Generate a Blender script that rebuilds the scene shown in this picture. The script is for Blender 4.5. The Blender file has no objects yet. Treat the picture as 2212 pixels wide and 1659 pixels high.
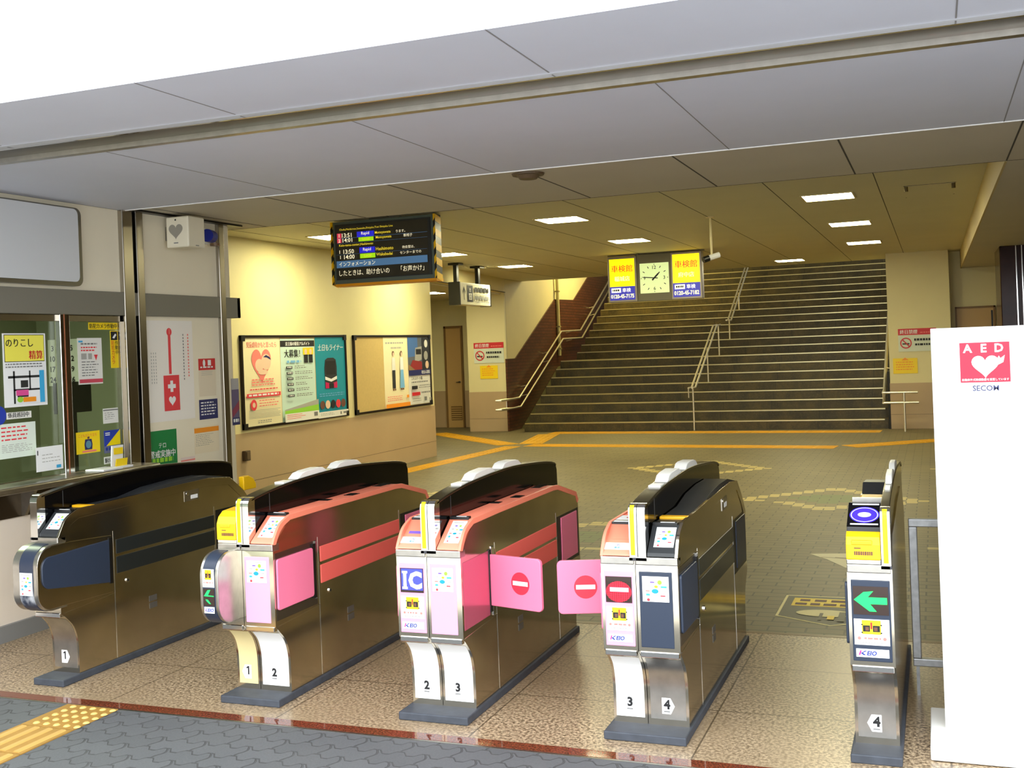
import bpy, bmesh, math, random
from mathutils import Vector, Matrix
random.seed(7)
S = bpy.context.scene
COL = S.collection

# ---------------------------------------------------------------- camera
cam_d = bpy.data.cameras.new('camera')
cam = bpy.data.objects.new('camera', cam_d)
COL.objects.link(cam)
F_PX, YAW, ROLL, CY = 2369.4, 0.36757, -0.03847, 753.5
cam_d.sensor_width = 36.0
cam_d.lens = F_PX / 2212 * 36.0
cam_d.shift_y = -(829.5 - CY) / 2212
cam_d.clip_end = 300
fw = Vector((-math.sin(YAW), math.cos(YAW), 0))
r0 = Vector((math.cos(YAW), math.sin(YAW), 0))
u0 = Vector((0, 0, 1))
rr = r0 * math.cos(ROLL) + u0 * math.sin(ROLL)
uu = u0 * math.cos(ROLL) - r0 * math.sin(ROLL)
M = Matrix((rr, uu, -fw)).transposed().to_4x4()
M.translation = Vector((0, 0, 1.65))
cam.matrix_world = M
S.camera = cam

# ---------------------------------------------------------------- view, sky, light
S.view_settings.view_transform = 'Standard'
S.view_settings.look = 'None'
S.view_settings.gamma = 1.0
S.view_settings.use_curve_mapping = False
S.view_settings.exposure = 1.35
LAMP_POWER = 29.0
LAMP_COLOR = (1.0, 0.94, 0.60)
W = bpy.data.worlds.new('sky')
S.world = W
W.use_nodes = True
bg = W.node_tree.nodes['Background']
bg.inputs['Color'].default_value = (0.90, 0.95, 1.0, 1)
bg.inputs['Strength'].default_value = 2.0

# lamp of the stairwell, up behind the ceiling edge
ld = bpy.data.lights.new('stairwell_lamp', 'AREA')
ld.shape = 'RECTANGLE'; ld.size = 1.0; ld.size_y = 1.0
ld.energy = 60; ld.color = (1.0, 0.80, 0.25)
lo = bpy.data.objects.new('stairwell_lamp', ld); COL.objects.link(lo)
lo.location = (-6.6, 24.4, 4.6)

# ---------------------------------------------------------------- materials
MATS = {}
def L(c):
    return tuple((x / 255 / 12.92 if x / 255 <= 0.04045 else ((x / 255 + 0.055) / 1.055) ** 2.4) for x in c)
def mat(name, rgb, rough=0.5, metal=0.0, spec=None, emit=None, noise=0.0, nscale=8.0, bump=0.0, bscale=60.0, coat=0.0):
    if name in MATS: return MATS[name]
    m = bpy.data.materials.new(name); m.use_nodes = True
    nt = m.node_tree; b = nt.nodes['Principled BSDF']
    c = L(rgb)
    b.inputs['Base Color'].default_value = (*c, 1)
    b.inputs['Roughness'].default_value = rough
    b.inputs['Metallic'].default_value = metal
    if spec is not None: b.inputs['Specular IOR Level'].default_value = spec
    if coat: b.inputs['Coat Weight'].default_value = coat
    if emit:
        b.inputs['Emission Color'].default_value = (*c, 1)
        b.inputs['Emission Strength'].default_value = emit
    if noise or bump:
        g = nt.nodes.new('ShaderNodeNewGeometry')
        n = nt.nodes.new('ShaderNodeTexNoise'); n.inputs['Scale'].default_value = nscale; n.inputs['Detail'].default_value = 4
        nt.links.new(g.outputs['Position'], n.inputs['Vector'])
        if noise:
            mr = nt.nodes.new('ShaderNodeMapRange')
            mr.inputs['From Min'].default_value = 0.3; mr.inputs['From Max'].default_value = 0.7
            mr.inputs['To Min'].default_value = 1 - noise; mr.inputs['To Max'].default_value = 1 + noise * 0.5
            nt.links.new(n.outputs['Fac'], mr.inputs['Value'])
            mx = nt.nodes.new('ShaderNodeVectorMath'); mx.operation = 'SCALE'
            mx.inputs[0].default_value = c
            nt.links.new(mr.outputs['Result'], mx.inputs['Scale'])
            nt.links.new(mx.outputs['Vector'], b.inputs['Base Color'])
        if bump:
            n2 = nt.nodes.new('ShaderNodeTexNoise'); n2.inputs['Scale'].default_value = bscale
            nt.links.new(g.outputs['Position'], n2.inputs['Vector'])
            bp = nt.nodes.new('ShaderNodeBump'); bp.inputs['Strength'].default_value = bump; bp.inputs['Distance'].default_value = 0.01
            nt.links.new(n2.outputs['Fac'], bp.inputs['Height']); nt.links.new(bp.outputs['Normal'], b.inputs['Normal'])
    MATS[name] = m
    return m

class NT:
    """small helper for node materials"""
    def __init__(s, name, rough=0.5, metal=0.0):
        s.m = bpy.data.materials.new(name); s.m.use_nodes = True; MATS[name] = s.m
        s.t = s.m.node_tree; s.b = s.t.nodes['Principled BSDF']
        s.b.inputs['Roughness'].default_value = rough; s.b.inputs['Metallic'].default_value = metal
        g = s.t.nodes.new('ShaderNodeNewGeometry'); s.pos = g.outputs['Position']
    def lk(s, a, b): s.t.links.new(a, b)
    def node(s, k, **kw):
        n = s.t.nodes.new(k)
        for a, v in kw.items(): setattr(n, a, v)
        return n
    def math(s, op, a, b=None, c=None):
        n = s.t.nodes.new('ShaderNodeMath'); n.operation = op
        for i, v in enumerate((a, b, c)):
            if v is None: continue
            if isinstance(v, (int, float)): n.inputs[i].default_value = v
            else: s.lk(v, n.inputs[i])
        return n.outputs[0]
    def xyz(s, v=None):
        n = s.t.nodes.new('ShaderNodeSeparateXYZ'); s.lk(v or s.pos, n.inputs[0]); return n.outputs
    def vec(s, x, y, z=0.0):
        n = s.t.nodes.new('ShaderNodeCombineXYZ')
        for i, v in enumerate((x, y, z)):
            if isinstance(v, (int, float)): n.inputs[i].default_value = v
            else: s.lk(v, n.inputs[i])
        return n.outputs[0]
    def mix(s, f, a, b):
        n = s.t.nodes.new('ShaderNodeMix'); n.data_type = 'RGBA'
        for sock, v in ((n.inputs[0], f), (n.inputs[6], a), (n.inputs[7], b)):
            if isinstance(v, (int, float)): sock.default_value = v
            elif isinstance(v, tuple): sock.default_value = (*L(v), 1)
            else: s.lk(v, sock)
        return n.outputs[2]
    def noise(s, scale, vec=None, detail=3):
        n = s.t.nodes.new('ShaderNodeTexNoise'); n.inputs['Scale'].default_value = scale; n.inputs['Detail'].default_value = detail
        s.lk(vec or s.pos, n.inputs['Vector']); return n.outputs['Fac']
    def ramp(s, v, a, b):
        n = s.t.nodes.new('ShaderNodeMapRange'); n.clamp = True
        n.inputs['From Min'].default_value = a; n.inputs['From Max'].default_value = b
        s.lk(v, n.inputs['Value']); return n.outputs['Result']
    def bump(s, h, strength=0.3, dist=0.01):
        bp = s.t.nodes.new('ShaderNodeBump'); bp.inputs['Strength'].default_value = strength; bp.inputs['Distance'].default_value = dist
        s.lk(h, bp.inputs['Height']); s.lk(bp.outputs['Normal'], s.b.inputs['Normal'])
    def brick(s, vec, w, h, mortar, offset=0.5, c1=(150, 140, 110), c2=(140, 130, 100), cm=(70, 65, 50), smooth=0.1):
        n = s.t.nodes.new('ShaderNodeTexBrick'); n.inputs['Scale'].default_value = 1.0
        n.inputs['Brick Width'].default_value = w; n.inputs['Row Height'].default_value = h
        n.inputs['Mortar Size'].default_value = mortar; n.inputs['Mortar Smooth'].default_value = smooth
        n.offset = offset; n.squash = 1.0
        n.inputs['Color1'].default_value = (*L(c1), 1); n.inputs['Color2'].default_value = (*L(c2), 1); n.inputs['Mortar'].default_value = (*L(cm), 1)
        s.lk(vec, n.inputs['Vector']); return n.outputs

# --- metals and plastics
STEEL = mat('mirror_steel', (204, 194, 174), 0.14, 1.0, noise=0.10, nscale=5)
STEEL_B = mat('brushed_steel', (190, 186, 178), 0.32, 1.0, noise=0.12, nscale=18)
CHROME = mat('chrome', (215, 213, 208), 0.10, 1.0)
ALU = mat('dull_aluminium', (150, 148, 140), 0.38, 1.0)
MULL = mat('office_frame_metal', (165, 158, 145), 0.25, 1.0)
BEAM = mat('office_beam_grey', (120, 116, 104), 0.45)
BLACKG = mat('black_gloss', (6, 6, 8), 0.10, spec=0.22)
BLACK = mat('black_plastic', (14, 14, 15), 0.35)
NAVY = mat('navy_plastic', (42, 52, 70), 0.38)
GREYP = mat('dark_grey_plastic', (44, 46, 48), 0.42)
BAND_D = mat('dark_grey_band', (34, 38, 38), 0.3)
SALMON = mat('salmon_plastic', (254, 142, 112), 0.38)
BAND_P = mat('coral_band', (254, 110, 100), 0.42)
PINK = mat('pink_plastic', (250, 128, 162), 0.36)
PINK_LIT = mat('pink_front_lit', (244, 160, 196), 0.35)  # same pink as the flaps, paled for the strong daylight on the fronts
YEL = mat('yellow_plastic', (250, 196, 10), 0.38)
YELD = mat('yellow_slot', (232, 172, 20), 0.4)
YTAPE = mat('yellow_tape', (250, 222, 0), 0.4)
WHITE = mat('white_vinyl', (235, 235, 233), 0.4)
CREAMV = mat('cream_vinyl', (222, 205, 150), 0.3)
DOME = mat('sensor_dome_white', (240, 238, 228), 0.3)
PLINTH = mat('plinth_blue_grey', (64, 69, 78), 0.6, noise=0.2, nscale=20)
PAPER = mat('paper_white', (232, 230, 222), 0.6)
PAPERW = mat('paper_bright', (240, 240, 238), 0.55)
INK = mat('ink_black', (22, 22, 24), 0.6)
INKG = mat('ink_grey', (120, 120, 118), 0.6)
INKL = mat('ink_light_grey', (170, 168, 160), 0.6)
RED = mat('sign_red', (205, 30, 40), 0.5)
REDP = mat('print_red', (230, 60, 70), 0.5)
ROSE = mat('print_rose', (240, 130, 120), 0.55)
BLUE = mat('sign_blue', (35, 60, 165), 0.5)
SKYB = mat('print_sky', (60, 170, 220), 0.5)
TEALP = mat('poster_teal', (18, 150, 172), 0.45)
GREEN = mat('sign_green', (0, 125, 62), 0.5)
LIME = mat('print_lime', (150, 210, 60), 0.5)
ORANGE = mat('print_orange', (245, 150, 30), 0.5)
PURPLE = mat('print_purple', (120, 90, 200), 0.5)
MAGENTA = mat('print_magenta', (205, 20, 90), 0.45)
YELLOWS = mat('notice_yellow', (250, 215, 20), 0.5)
CREAMP = mat('poster_cream', (240, 228, 185), 0.55)
MINT = mat('poster_mint', (205, 228, 215), 0.55)
NAVYS = mat('notice_navy', (30, 36, 96), 0.5)
SKIN = mat('print_skin', (235, 200, 170), 0.6)
LBLUE = mat('print_light_blue', (120, 180, 225), 0.55)
BROWNP = mat('print_brown', (110, 70, 50), 0.6)
# --- building
CREAM = mat('wall_cream', (226, 214, 160), 0.55, noise=0.04, nscale=1.5)
DADO = mat('wall_dado_tan', (186, 160, 122), 0.5, noise=0.05, nscale=2)
OFFP = mat('office_panel_cream', (240, 230, 204), 0.5, noise=0.04, nscale=1.5)
OFFW = mat('office_base_panel', (244, 230, 214), 0.5, noise=0.05, nscale=3)
SOFFIT = mat('soffit_lavender_white', (212, 216, 230), 0.6, noise=0.03, nscale=2)
STRIPC = mat('ceiling_beige_panel', (196, 188, 168), 0.6, noise=0.03, nscale=2)
CEIL3 = mat('ceiling_hall_panel', (208, 202, 172), 0.65, noise=0.03, nscale=1.5)
FASC = mat('fascia_white', (240, 239, 234), 0.45, noise=0.02, nscale=2)
SEAM = mat('panel_joint', (70, 66, 58), 0.8)
CONC = mat('concrete_roof', (150, 148, 140), 0.8)
DOORT = mat('door_tan', (196, 160, 100), 0.45)
DOORF = mat('door_frame_brown', (128, 96, 52), 0.5)
CORK = mat('board_tan', (205, 176, 110), 0.7, noise=0.05, nscale=30)
FRAMEB = mat('board_frame_bronze', (48, 40, 32), 0.3, 0.6)
OFFDARK = mat('office_dark', (52, 60, 48), 0.7)  # dark green of the office floor
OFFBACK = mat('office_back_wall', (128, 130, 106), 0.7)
CARDW = mat('stand_white', (242, 242, 240), 0.35)
LAMPM = mat('lamp_diffuser', (255, 255, 255), 0.5)
b_ = LAMPM.node_tree.nodes['Principled BSDF']
b_.inputs['Emission Color'].default_value = (*LAMP_COLOR, 1); b_.inputs['Emission Strength'].default_value = LAMP_POWER
def emi(n, c, s): return mat(n, c, 0.4, emit=s)
E_YEL = emi('lit_yellow', (255, 232, 0), 0.42)
E_RED = emi('lit_red', (235, 60, 20), 0.32)
E_WHITE = emi('lit_white', (250, 250, 235), 0.36)
E_CREAM = emi('lit_pale', (250, 248, 190), 0.4)
E_BLUE = emi('lit_blue', (50, 50, 165), 0.3)
E_CLOCK = emi('lit_clock_face', (208, 226, 160), 0.30)
E_SCR = emi('screen_black', (30, 27, 18), 0.25)
E_SRED = emi('screen_red', (205, 60, 80), 0.3)
E_SBLU = emi('screen_blue', (38, 38, 190), 0.35)
E_SGRN = emi('screen_green', (150, 205, 20), 0.35)
E_SYEL = emi('screen_yellow', (215, 190, 50), 0.35)
E_SWHT = emi('screen_white', (235, 225, 190), 0.35)
E_SBAR = emi('screen_bar_blue', (70, 105, 140), 0.28)
E_LGRN = emi('led_green', (20, 225, 90), 0.45)
E_LRED = emi('led_red', (235, 20, 50), 0.42)
E_LPNK = emi('led_pale_pink', (255, 170, 190), 0.45)
E_LBLU = emi('led_blue', (60, 66, 225), 0.42)
E_LWHT = emi('led_white', (235, 240, 255), 0.45)
E_RDR = emi('reader_blue', (60, 40, 235), 0.4)
E_RDL = emi('reader_pale', (190, 190, 255), 0.4)

# glass: mostly clear, with a plain reflection
def glass(name, tint=(225, 240, 225), refl=0.10):
    n = NT(name); t = n.t
    out = [x for x in t.nodes if x.type == 'OUTPUT_MATERIAL'][0]
    tr = t.nodes.new('ShaderNodeBsdfTransparent'); tr.inputs['Color'].default_value = (*L(tint), 1)
    gl = t.nodes.new('ShaderNodeBsdfGlossy'); gl.inputs['Roughness'].default_value = 0.02
    lw = t.nodes.new('ShaderNodeLayerWeight'); lw.inputs['Blend'].default_value = 0.5
    mx = t.nodes.new('ShaderNodeMixShader')
    n.lk(n.math('MULTIPLY_ADD', n.math('POWER', lw.outputs['Facing'], 4.0), 0.6, 0.03), mx.inputs[0]); n.lk(tr.outputs[0], mx.inputs[1]); n.lk(gl.outputs[0], mx.inputs[2])
    n.lk(mx.outputs[0], out.inputs['Surface'])
    return n.m
GLASS = glass('window_glass', (226, 234, 220))

# granite of the gate platform
n = NT('granite_tan', 0.34)
v1 = n.noise(70, detail=2); v2 = n.noise(170, detail=2); v3 = n.noise(1.2)
c = n.mix(n.ramp(v1, .38, .62), (96, 78, 58), (206, 182, 148))
c = n.mix(n.ramp(v2, .55, .72), c, (66, 50, 34))
c = n.mix(n.ramp(v3, .35, .75), c, (158, 136, 106))
x, y, z = n.xyz()
bk = n.brick(n.vec(n.math('ADD', x, 0.957), n.math('SUBTRACT', y, 4.19), 0), 0.96, 0.69, 0.004, 0.0, (255, 255, 255), (255, 255, 255), (0, 0, 0))
c = n.mix(n.math('MULTIPLY', bk['Fac'], 0.75), c, (60, 46, 30))
n.lk(c, n.b.inputs['Base Color']); n.bump(v2, 0.05)
GRANITE = n.m
n = NT('granite_red_polished', 0.06)
v1 = n.noise(120, detail=2)
n.lk(n.mix(n.ramp(v1, .35, .65), (80, 36, 24), (130, 66, 46)), n.b.inputs['Base Color'])
REDGRAN = n.m
# grey interlocking pavers outside: wavy courses
n = NT('interlocking_pavers', 0.75)
x, y, z = n.xyz()
wx = n.math('MULTIPLY', x, 2 * math.pi / 0.222); wy = n.math('MULTIPLY', y, 2 * math.pi / 0.112)
tri = n.math('PINGPONG', n.math('ADD', x, 10.0), 0.0555)
yy = n.math('ADD', y, n.math('MULTIPLY', n.math('SUBTRACT', n.math('MINIMUM', n.math('MAXIMUM', tri, .016), .040), .028), 1.4))
xx = n.math('ADD', x, n.math('MULTIPLY', n.math('SINE', wy), 0.010))
bk = n.brick(n.vec(xx, yy, 0), 0.222, 0.112, 0.0055, 0.5, (92, 94, 96), (84, 86, 88), (68, 69, 70), 0.5)
v = n.noise(2.5); v2 = n.noise(90)
c = n.mix(n.math('MULTIPLY', n.ramp(v, .35, .7), .35), bk['Color'], (100, 101, 100))
c = n.mix(n.math('MULTIPLY', n.ramp(v2, .4, .7), .2), c, (80, 80, 78))
n.lk(c, n.b.inputs['Base Color'])
n.bump(n.math('ADD', n.math('MULTIPLY', bk['Fac'], -1.0), n.math('MULTIPLY', v2, 0.15)), 0.75, 0.012)
PAVER = n.m
# hall brick paving with pale diamond rings
n = NT('hall_brick_paving', 0.5)
x, y, z = n.xyz()
bk = n.brick(n.vec(x, y, 0), 0.21, 0.105, 0.006, 0.5, (118, 106, 74), (104, 94, 66), (62, 55, 40), 0.2)
row = n.math('FLOOR', n.math('DIVIDE', y, 0.105))
qy = n.math('MULTIPLY', n.math('ADD', row, 0.5), 0.105)
off = n.math('MULTIPLY', n.math('MODULO', n.math('ABSOLUTE', row), 2.0), 0.105)
qx = n.math('SUBTRACT', n.math('MULTIPLY', n.math('ADD', n.math('FLOOR', n.math('DIVIDE', n.math('ADD', x, off), 0.21)), 0.5), 0.21), off)
ring = None; inner = None
for cx, cy in ((-2.94, 14.2), (0.86, 14.2), (-1.04, 11.58), (-2.94, 9.05), (0.86, 9.05), (-4.84, 11.58), (2.76, 11.58)):
    d = n.math('ADD', n.math('DIVIDE', n.math('ABSOLUTE', n.math('SUBTRACT', qx, cx)), 0.92), n.math('DIVIDE', n.math('ABSOLUTE', n.math('SUBTRACT', qy, cy)), 0.86))
    r = n.math('MULTIPLY', n.math('LESS_THAN', d, 1.03), n.math('GREATER_THAN', d, 0.80))
    i = n.math('LESS_THAN', d, 0.40)
    ring = r if ring is None else n.math('MAXIMUM', ring, r)
    inner = i if inner is None else n.math('MAXIMUM', inner, i)
v = n.noise(1.1)
c = n.mix(n.math('MULTIPLY', n.ramp(v, .3, .75), .35), bk['Color'], (124, 112, 76))
face = n.math('SUBTRACT', 1.0, bk['Fac'])
c = n.mix(n.math('MULTIPLY', n.math('MULTIPLY', ring, face), 0.85), c, (192, 172, 108))
c = n.mix(n.math('MULTIPLY', n.math('MULTIPLY', inner, face), 0.7), c, (92, 112, 58))
n.lk(c, n.b.inputs['Base Color']); n.bump(n.math('MULTIPLY', bk['Fac'], -1.0), 0.35, 0.006)
HALLFL = n.m
# brown wall tile
n = NT('brown_wall_tile', 0.35)
x, y, z = n.xyz()
bk = n.brick(n.vec(n.math('ADD', y, x), z, 0), 0.22, 0.065, 0.006, 0.5, (96, 52, 32), (80, 42, 26), (42, 26, 18), 0.1)
n.lk(bk['Color'], n.b.inputs['Base Color']); n.bump(n.math('MULTIPLY', bk['Fac'], -1.0), 0.4, 0.006)
BTILE = n.m
# stone of the steps: mottled, worn
n = NT('step_stone', 0.5)
v = n.noise(3.0); v2 = n.noise(14); v3 = n.noise(45)
c = n.mix(n.ramp(v, .35, .68), (54, 45, 20), (86, 72, 34))
c = n.mix(n.math('MULTIPLY', n.ramp(v2, .45, .7), .5), c, (48, 42, 26))
c = n.mix(n.math('MULTIPLY', n.ramp(v3, .5, .75), .3), c, (120, 106, 66))
x, y, z = n.xyz()
seam = n.math('LESS_THAN', n.math('PINGPONG', n.math('ADD', x, 20.0), 0.45), 0.006)
c = n.mix(n.math('MULTIPLY', seam, .7), c, (34, 30, 20))
n.lk(c, n.b.inputs['Base Color'])
STONE = n.m
NOSING = mat('step_nosing_metal', (205, 194, 150), 0.3, 0.85)
RAILS = mat('handrail_steel', (232, 224, 200), 0.32, 0.75)
STRINGER = mat('stair_kerb', (70, 68, 38), 0.6, noise=0.25, nscale=6)
COLB = mat('brown_polished_stone', (44, 22, 14), 0.16, spec=0.12, noise=0.3, nscale=6)
TACT = mat('tactile_yellow', (168, 126, 54), 0.6, noise=0.12, nscale=12)
TACTH = mat('tactile_yellow_hall', (214, 158, 20), 0.55, noise=0.12, nscale=4)
RUSTY_SHADED = NT('worn_rail_steel_shaded', 0.35, 0.9)
v = RUSTY_SHADED.noise(3.0, RUSTY_SHADED.vec(RUSTY_SHADED.xyz()[0], RUSTY_SHADED.math('MULTIPLY', RUSTY_SHADED.xyz()[1], 6.0), 0.0)); v2 = RUSTY_SHADED.noise(14)
c = RUSTY_SHADED.mix(RUSTY_SHADED.ramp(v, .4, .65), (84, 76, 64), (76, 58, 46))  # worn steel, darkened to carry the shade inside the rail groove
c = RUSTY_SHADED.mix(RUSTY_SHADED.math('MULTIPLY', RUSTY_SHADED.ramp(v2, .62, .72), .6), c, (96, 62, 44))
RUSTY_SHADED.lk(c, RUSTY_SHADED.b.inputs['Base Color'])
RUSTY_SHADED = RUSTY_SHADED.m
# scuffed navy bumper of gate 1
n = NT('scuffed_navy', 0.35)
v = n.noise(22, n.vec(n.xyz()[0], n.math('MULTIPLY', n.xyz()[1], .5), n.math('MULTIPLY', n.xyz()[2], .5)), 6)
zz = n.xyz()[2]
zone = n.math('MULTIPLY', n.ramp(zz, .44, .47), n.math('SUBTRACT', 1.0, n.ramp(zz, .49, .535)))
c = n.mix(n.math('MULTIPLY', n.math('MULTIPLY', n.ramp(v, .45, .62), zone), .8), (42, 50, 68), (190, 192, 196))
n.lk(c, n.b.inputs['Base Color'])
SCUFF = n.m

# ---------------------------------------------------------------- mesh helpers
ORG = {}
class MB:
    def __init__(s): s.v = []; s.f = []; s.mi = []; s.mats = []
    def m(s, material):
        if material not in s.mats: s.mats.append(material)
        return s.mats.index(material)
    def add(s, vs, fs, material):
        b = len(s.v); k = s.m(material)
        s.v += [tuple(p) for p in vs]
        for f in fs: s.f.append([b + i for i in f]); s.mi.append(k)
        return s
    def box(s, a, b, material):
        x0, x1 = sorted((a[0], b[0])); y0, y1 = sorted((a[1], b[1])); z0, z1 = sorted((a[2], b[2]))
        vs = [(x0, y0, z0), (x1, y0, z0), (x1, y1, z0), (x0, y1, z0), (x0, y0, z1), (x1, y0, z1), (x1, y1, z1), (x0, y1, z1)]
        return s.add(vs, [(0, 3, 2, 1), (4, 5, 6, 7), (0, 1, 5, 4), (1, 2, 6, 5), (2, 3, 7, 6), (3, 0, 4, 7)], material)
    def prism(s, pts, d0, d1, material, axis='x'):
        """polygon extruded along an axis: pts are (y,z) for x, (x,z) for y, (x,y) for z"""
        def P(a, b, d): return {'x': (d, a, b), 'y': (a, d, b), 'z': (a, b, d)}[axis]
        k = len(pts)
        vs = [P(a, b, d0) for a, b in pts] + [P(a, b, d1) for a, b in pts]
        fs = [list(range(k))[::-1], list(range(k, 2 * k))] + [(i, (i + 1) % k, k + (i + 1) % k, k + i) for i in range(k)]
        return s.add(vs, fs, material)
    def cyl(s, c, r, h, material, axis='z', n=24, r2=None):
        r2 = r if r2 is None else r2
        def P(a, b, d): return {'x': (c[0] + d, c[1] + a, c[2] + b), 'y': (c[0] + a, c[1] + d, c[2] + b), 'z': (c[0] + a, c[1] + b, c[2] + d)}[axis]
        vs = [P(r * math.cos(2 * math.pi * i / n), r * math.sin(2 * math.pi * i / n), 0) for i in range(n)] + \
             [P(r2 * math.cos(2 * math.pi * i / n), r2 * math.sin(2 * math.pi * i / n), h) for i in range(n)]
        fs = [list(range(n))[::-1], list(range(n, 2 * n))] + [(i, (i + 1) % n, n + (i + 1) % n, n + i) for i in range(n)]
        return s.add(vs, fs, material)
    def tube(s, pts, r, material, n=10):
        pts = [Vector(p) for p in pts]; rings = []
        for i, p in enumerate(pts):
            d = (pts[min(i + 1, len(pts) - 1)] - pts[max(i - 1, 0)]).normalized()
            up = Vector((0, 0, 1)) if abs(d.z) < 0.95 else Vector((1, 0, 0))
            a = d.cross(up).normalized(); b = d.cross(a)
            k = 1.0
            if 0 < i < len(pts) - 1:
                d1 = (p - pts[i - 1]).normalized(); k = 1 / max(0.6, d.dot(d1))
            rings.append([p + (a * math.cos(t) + b * math.sin(t)) * r * k for t in [2 * math.pi * j / n for j in range(n)]])
        vs = [q for rg in rings for q in rg]; fs = []
        for i in range(len(pts) - 1):
            for j in range(n):
                fs.append((i * n + j, i * n + (j + 1) % n, (i + 1) * n + (j + 1) % n, (i + 1) * n + j))
        fs.append(list(range(n))[::-1]); fs.append([len(vs) - n + j for j in range(n)])
        return s.add(vs, fs, material)
    def build(s, name, parent=None, bevel=0.0, smooth=False, origin=None, seg=2, recalc=True):
        org = Vector(origin) if origin is not None else (ORG[parent.name] if parent is not None else Vector((0, 0, 0)))
        me = bpy.data.meshes.new(name)
        me.from_pydata([tuple(Vector(p) - org) for p in s.v], [], s.f)
        for mm in s.mats: me.materials.append(mm)
        for p, k in zip(me.polygons, s.mi): p.material_index = k
        if recalc:
            bm = bmesh.new(); bm.from_mesh(me); bmesh.ops.recalc_face_normals(bm, faces=bm.faces); bm.to_mesh(me); bm.free()
        if smooth:
            for p in me.polygons: p.use_smooth = True
            try: me.set_sharp_from_angle(angle=math.radians(35))
            except Exception: pass
        o = bpy.data.objects.new(name, me); COL.objects.link(o)
        if parent is not None: o.parent = parent
        else: o.location = org
        ORG[o.name] = org
        if bevel:
            md = o.modifiers.new('bevel', 'BEVEL'); md.width = bevel; md.segments = seg; md.limit_method = 'ANGLE'; md.angle_limit = math.radians(50)
            md.harden_normals = smooth
        return o

def thing(name, label, cat, loc, group=None):
    o = bpy.data.objects.new(name, None); COL.objects.link(o)
    o.location = loc; o.empty_display_size = 0.1
    ORG[o.name] = Vector(loc)
    return tag(o, label, cat, group)
def tag(o, label, cat, group=None):
    o['label'] = label; o['category'] = cat
    if group: o['group'] = group
    return o
def struct(o):
    o['kind'] = 'structure'; return o

TXT = {}
def text_polys(body, bold=0.0):
    key = (body, bold)
    if key in TXT: return TXT[key]
    cu = bpy.data.curves.new('t', 'FONT'); cu.body = body; cu.size = 1.0; cu.resolution_u = 2; cu.offset = bold
    cu.align_x = 'LEFT'
    ob = bpy.data.objects.new('t', cu)
    COL.objects.link(ob)
    dg = bpy.context.evaluated_depsgraph_get()
    ev = ob.evaluated_get(dg); me = ev.to_mesh()
    vs = [(v.co.x, v.co.y) for v in me.vertices]; fs = [list(p.vertices) for p in me.polygons]
    ev.to_mesh_clear(); bpy.data.objects.remove(ob); bpy.data.curves.remove(cu)
    TXT[key] = (vs, fs); return TXT[key]

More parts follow.
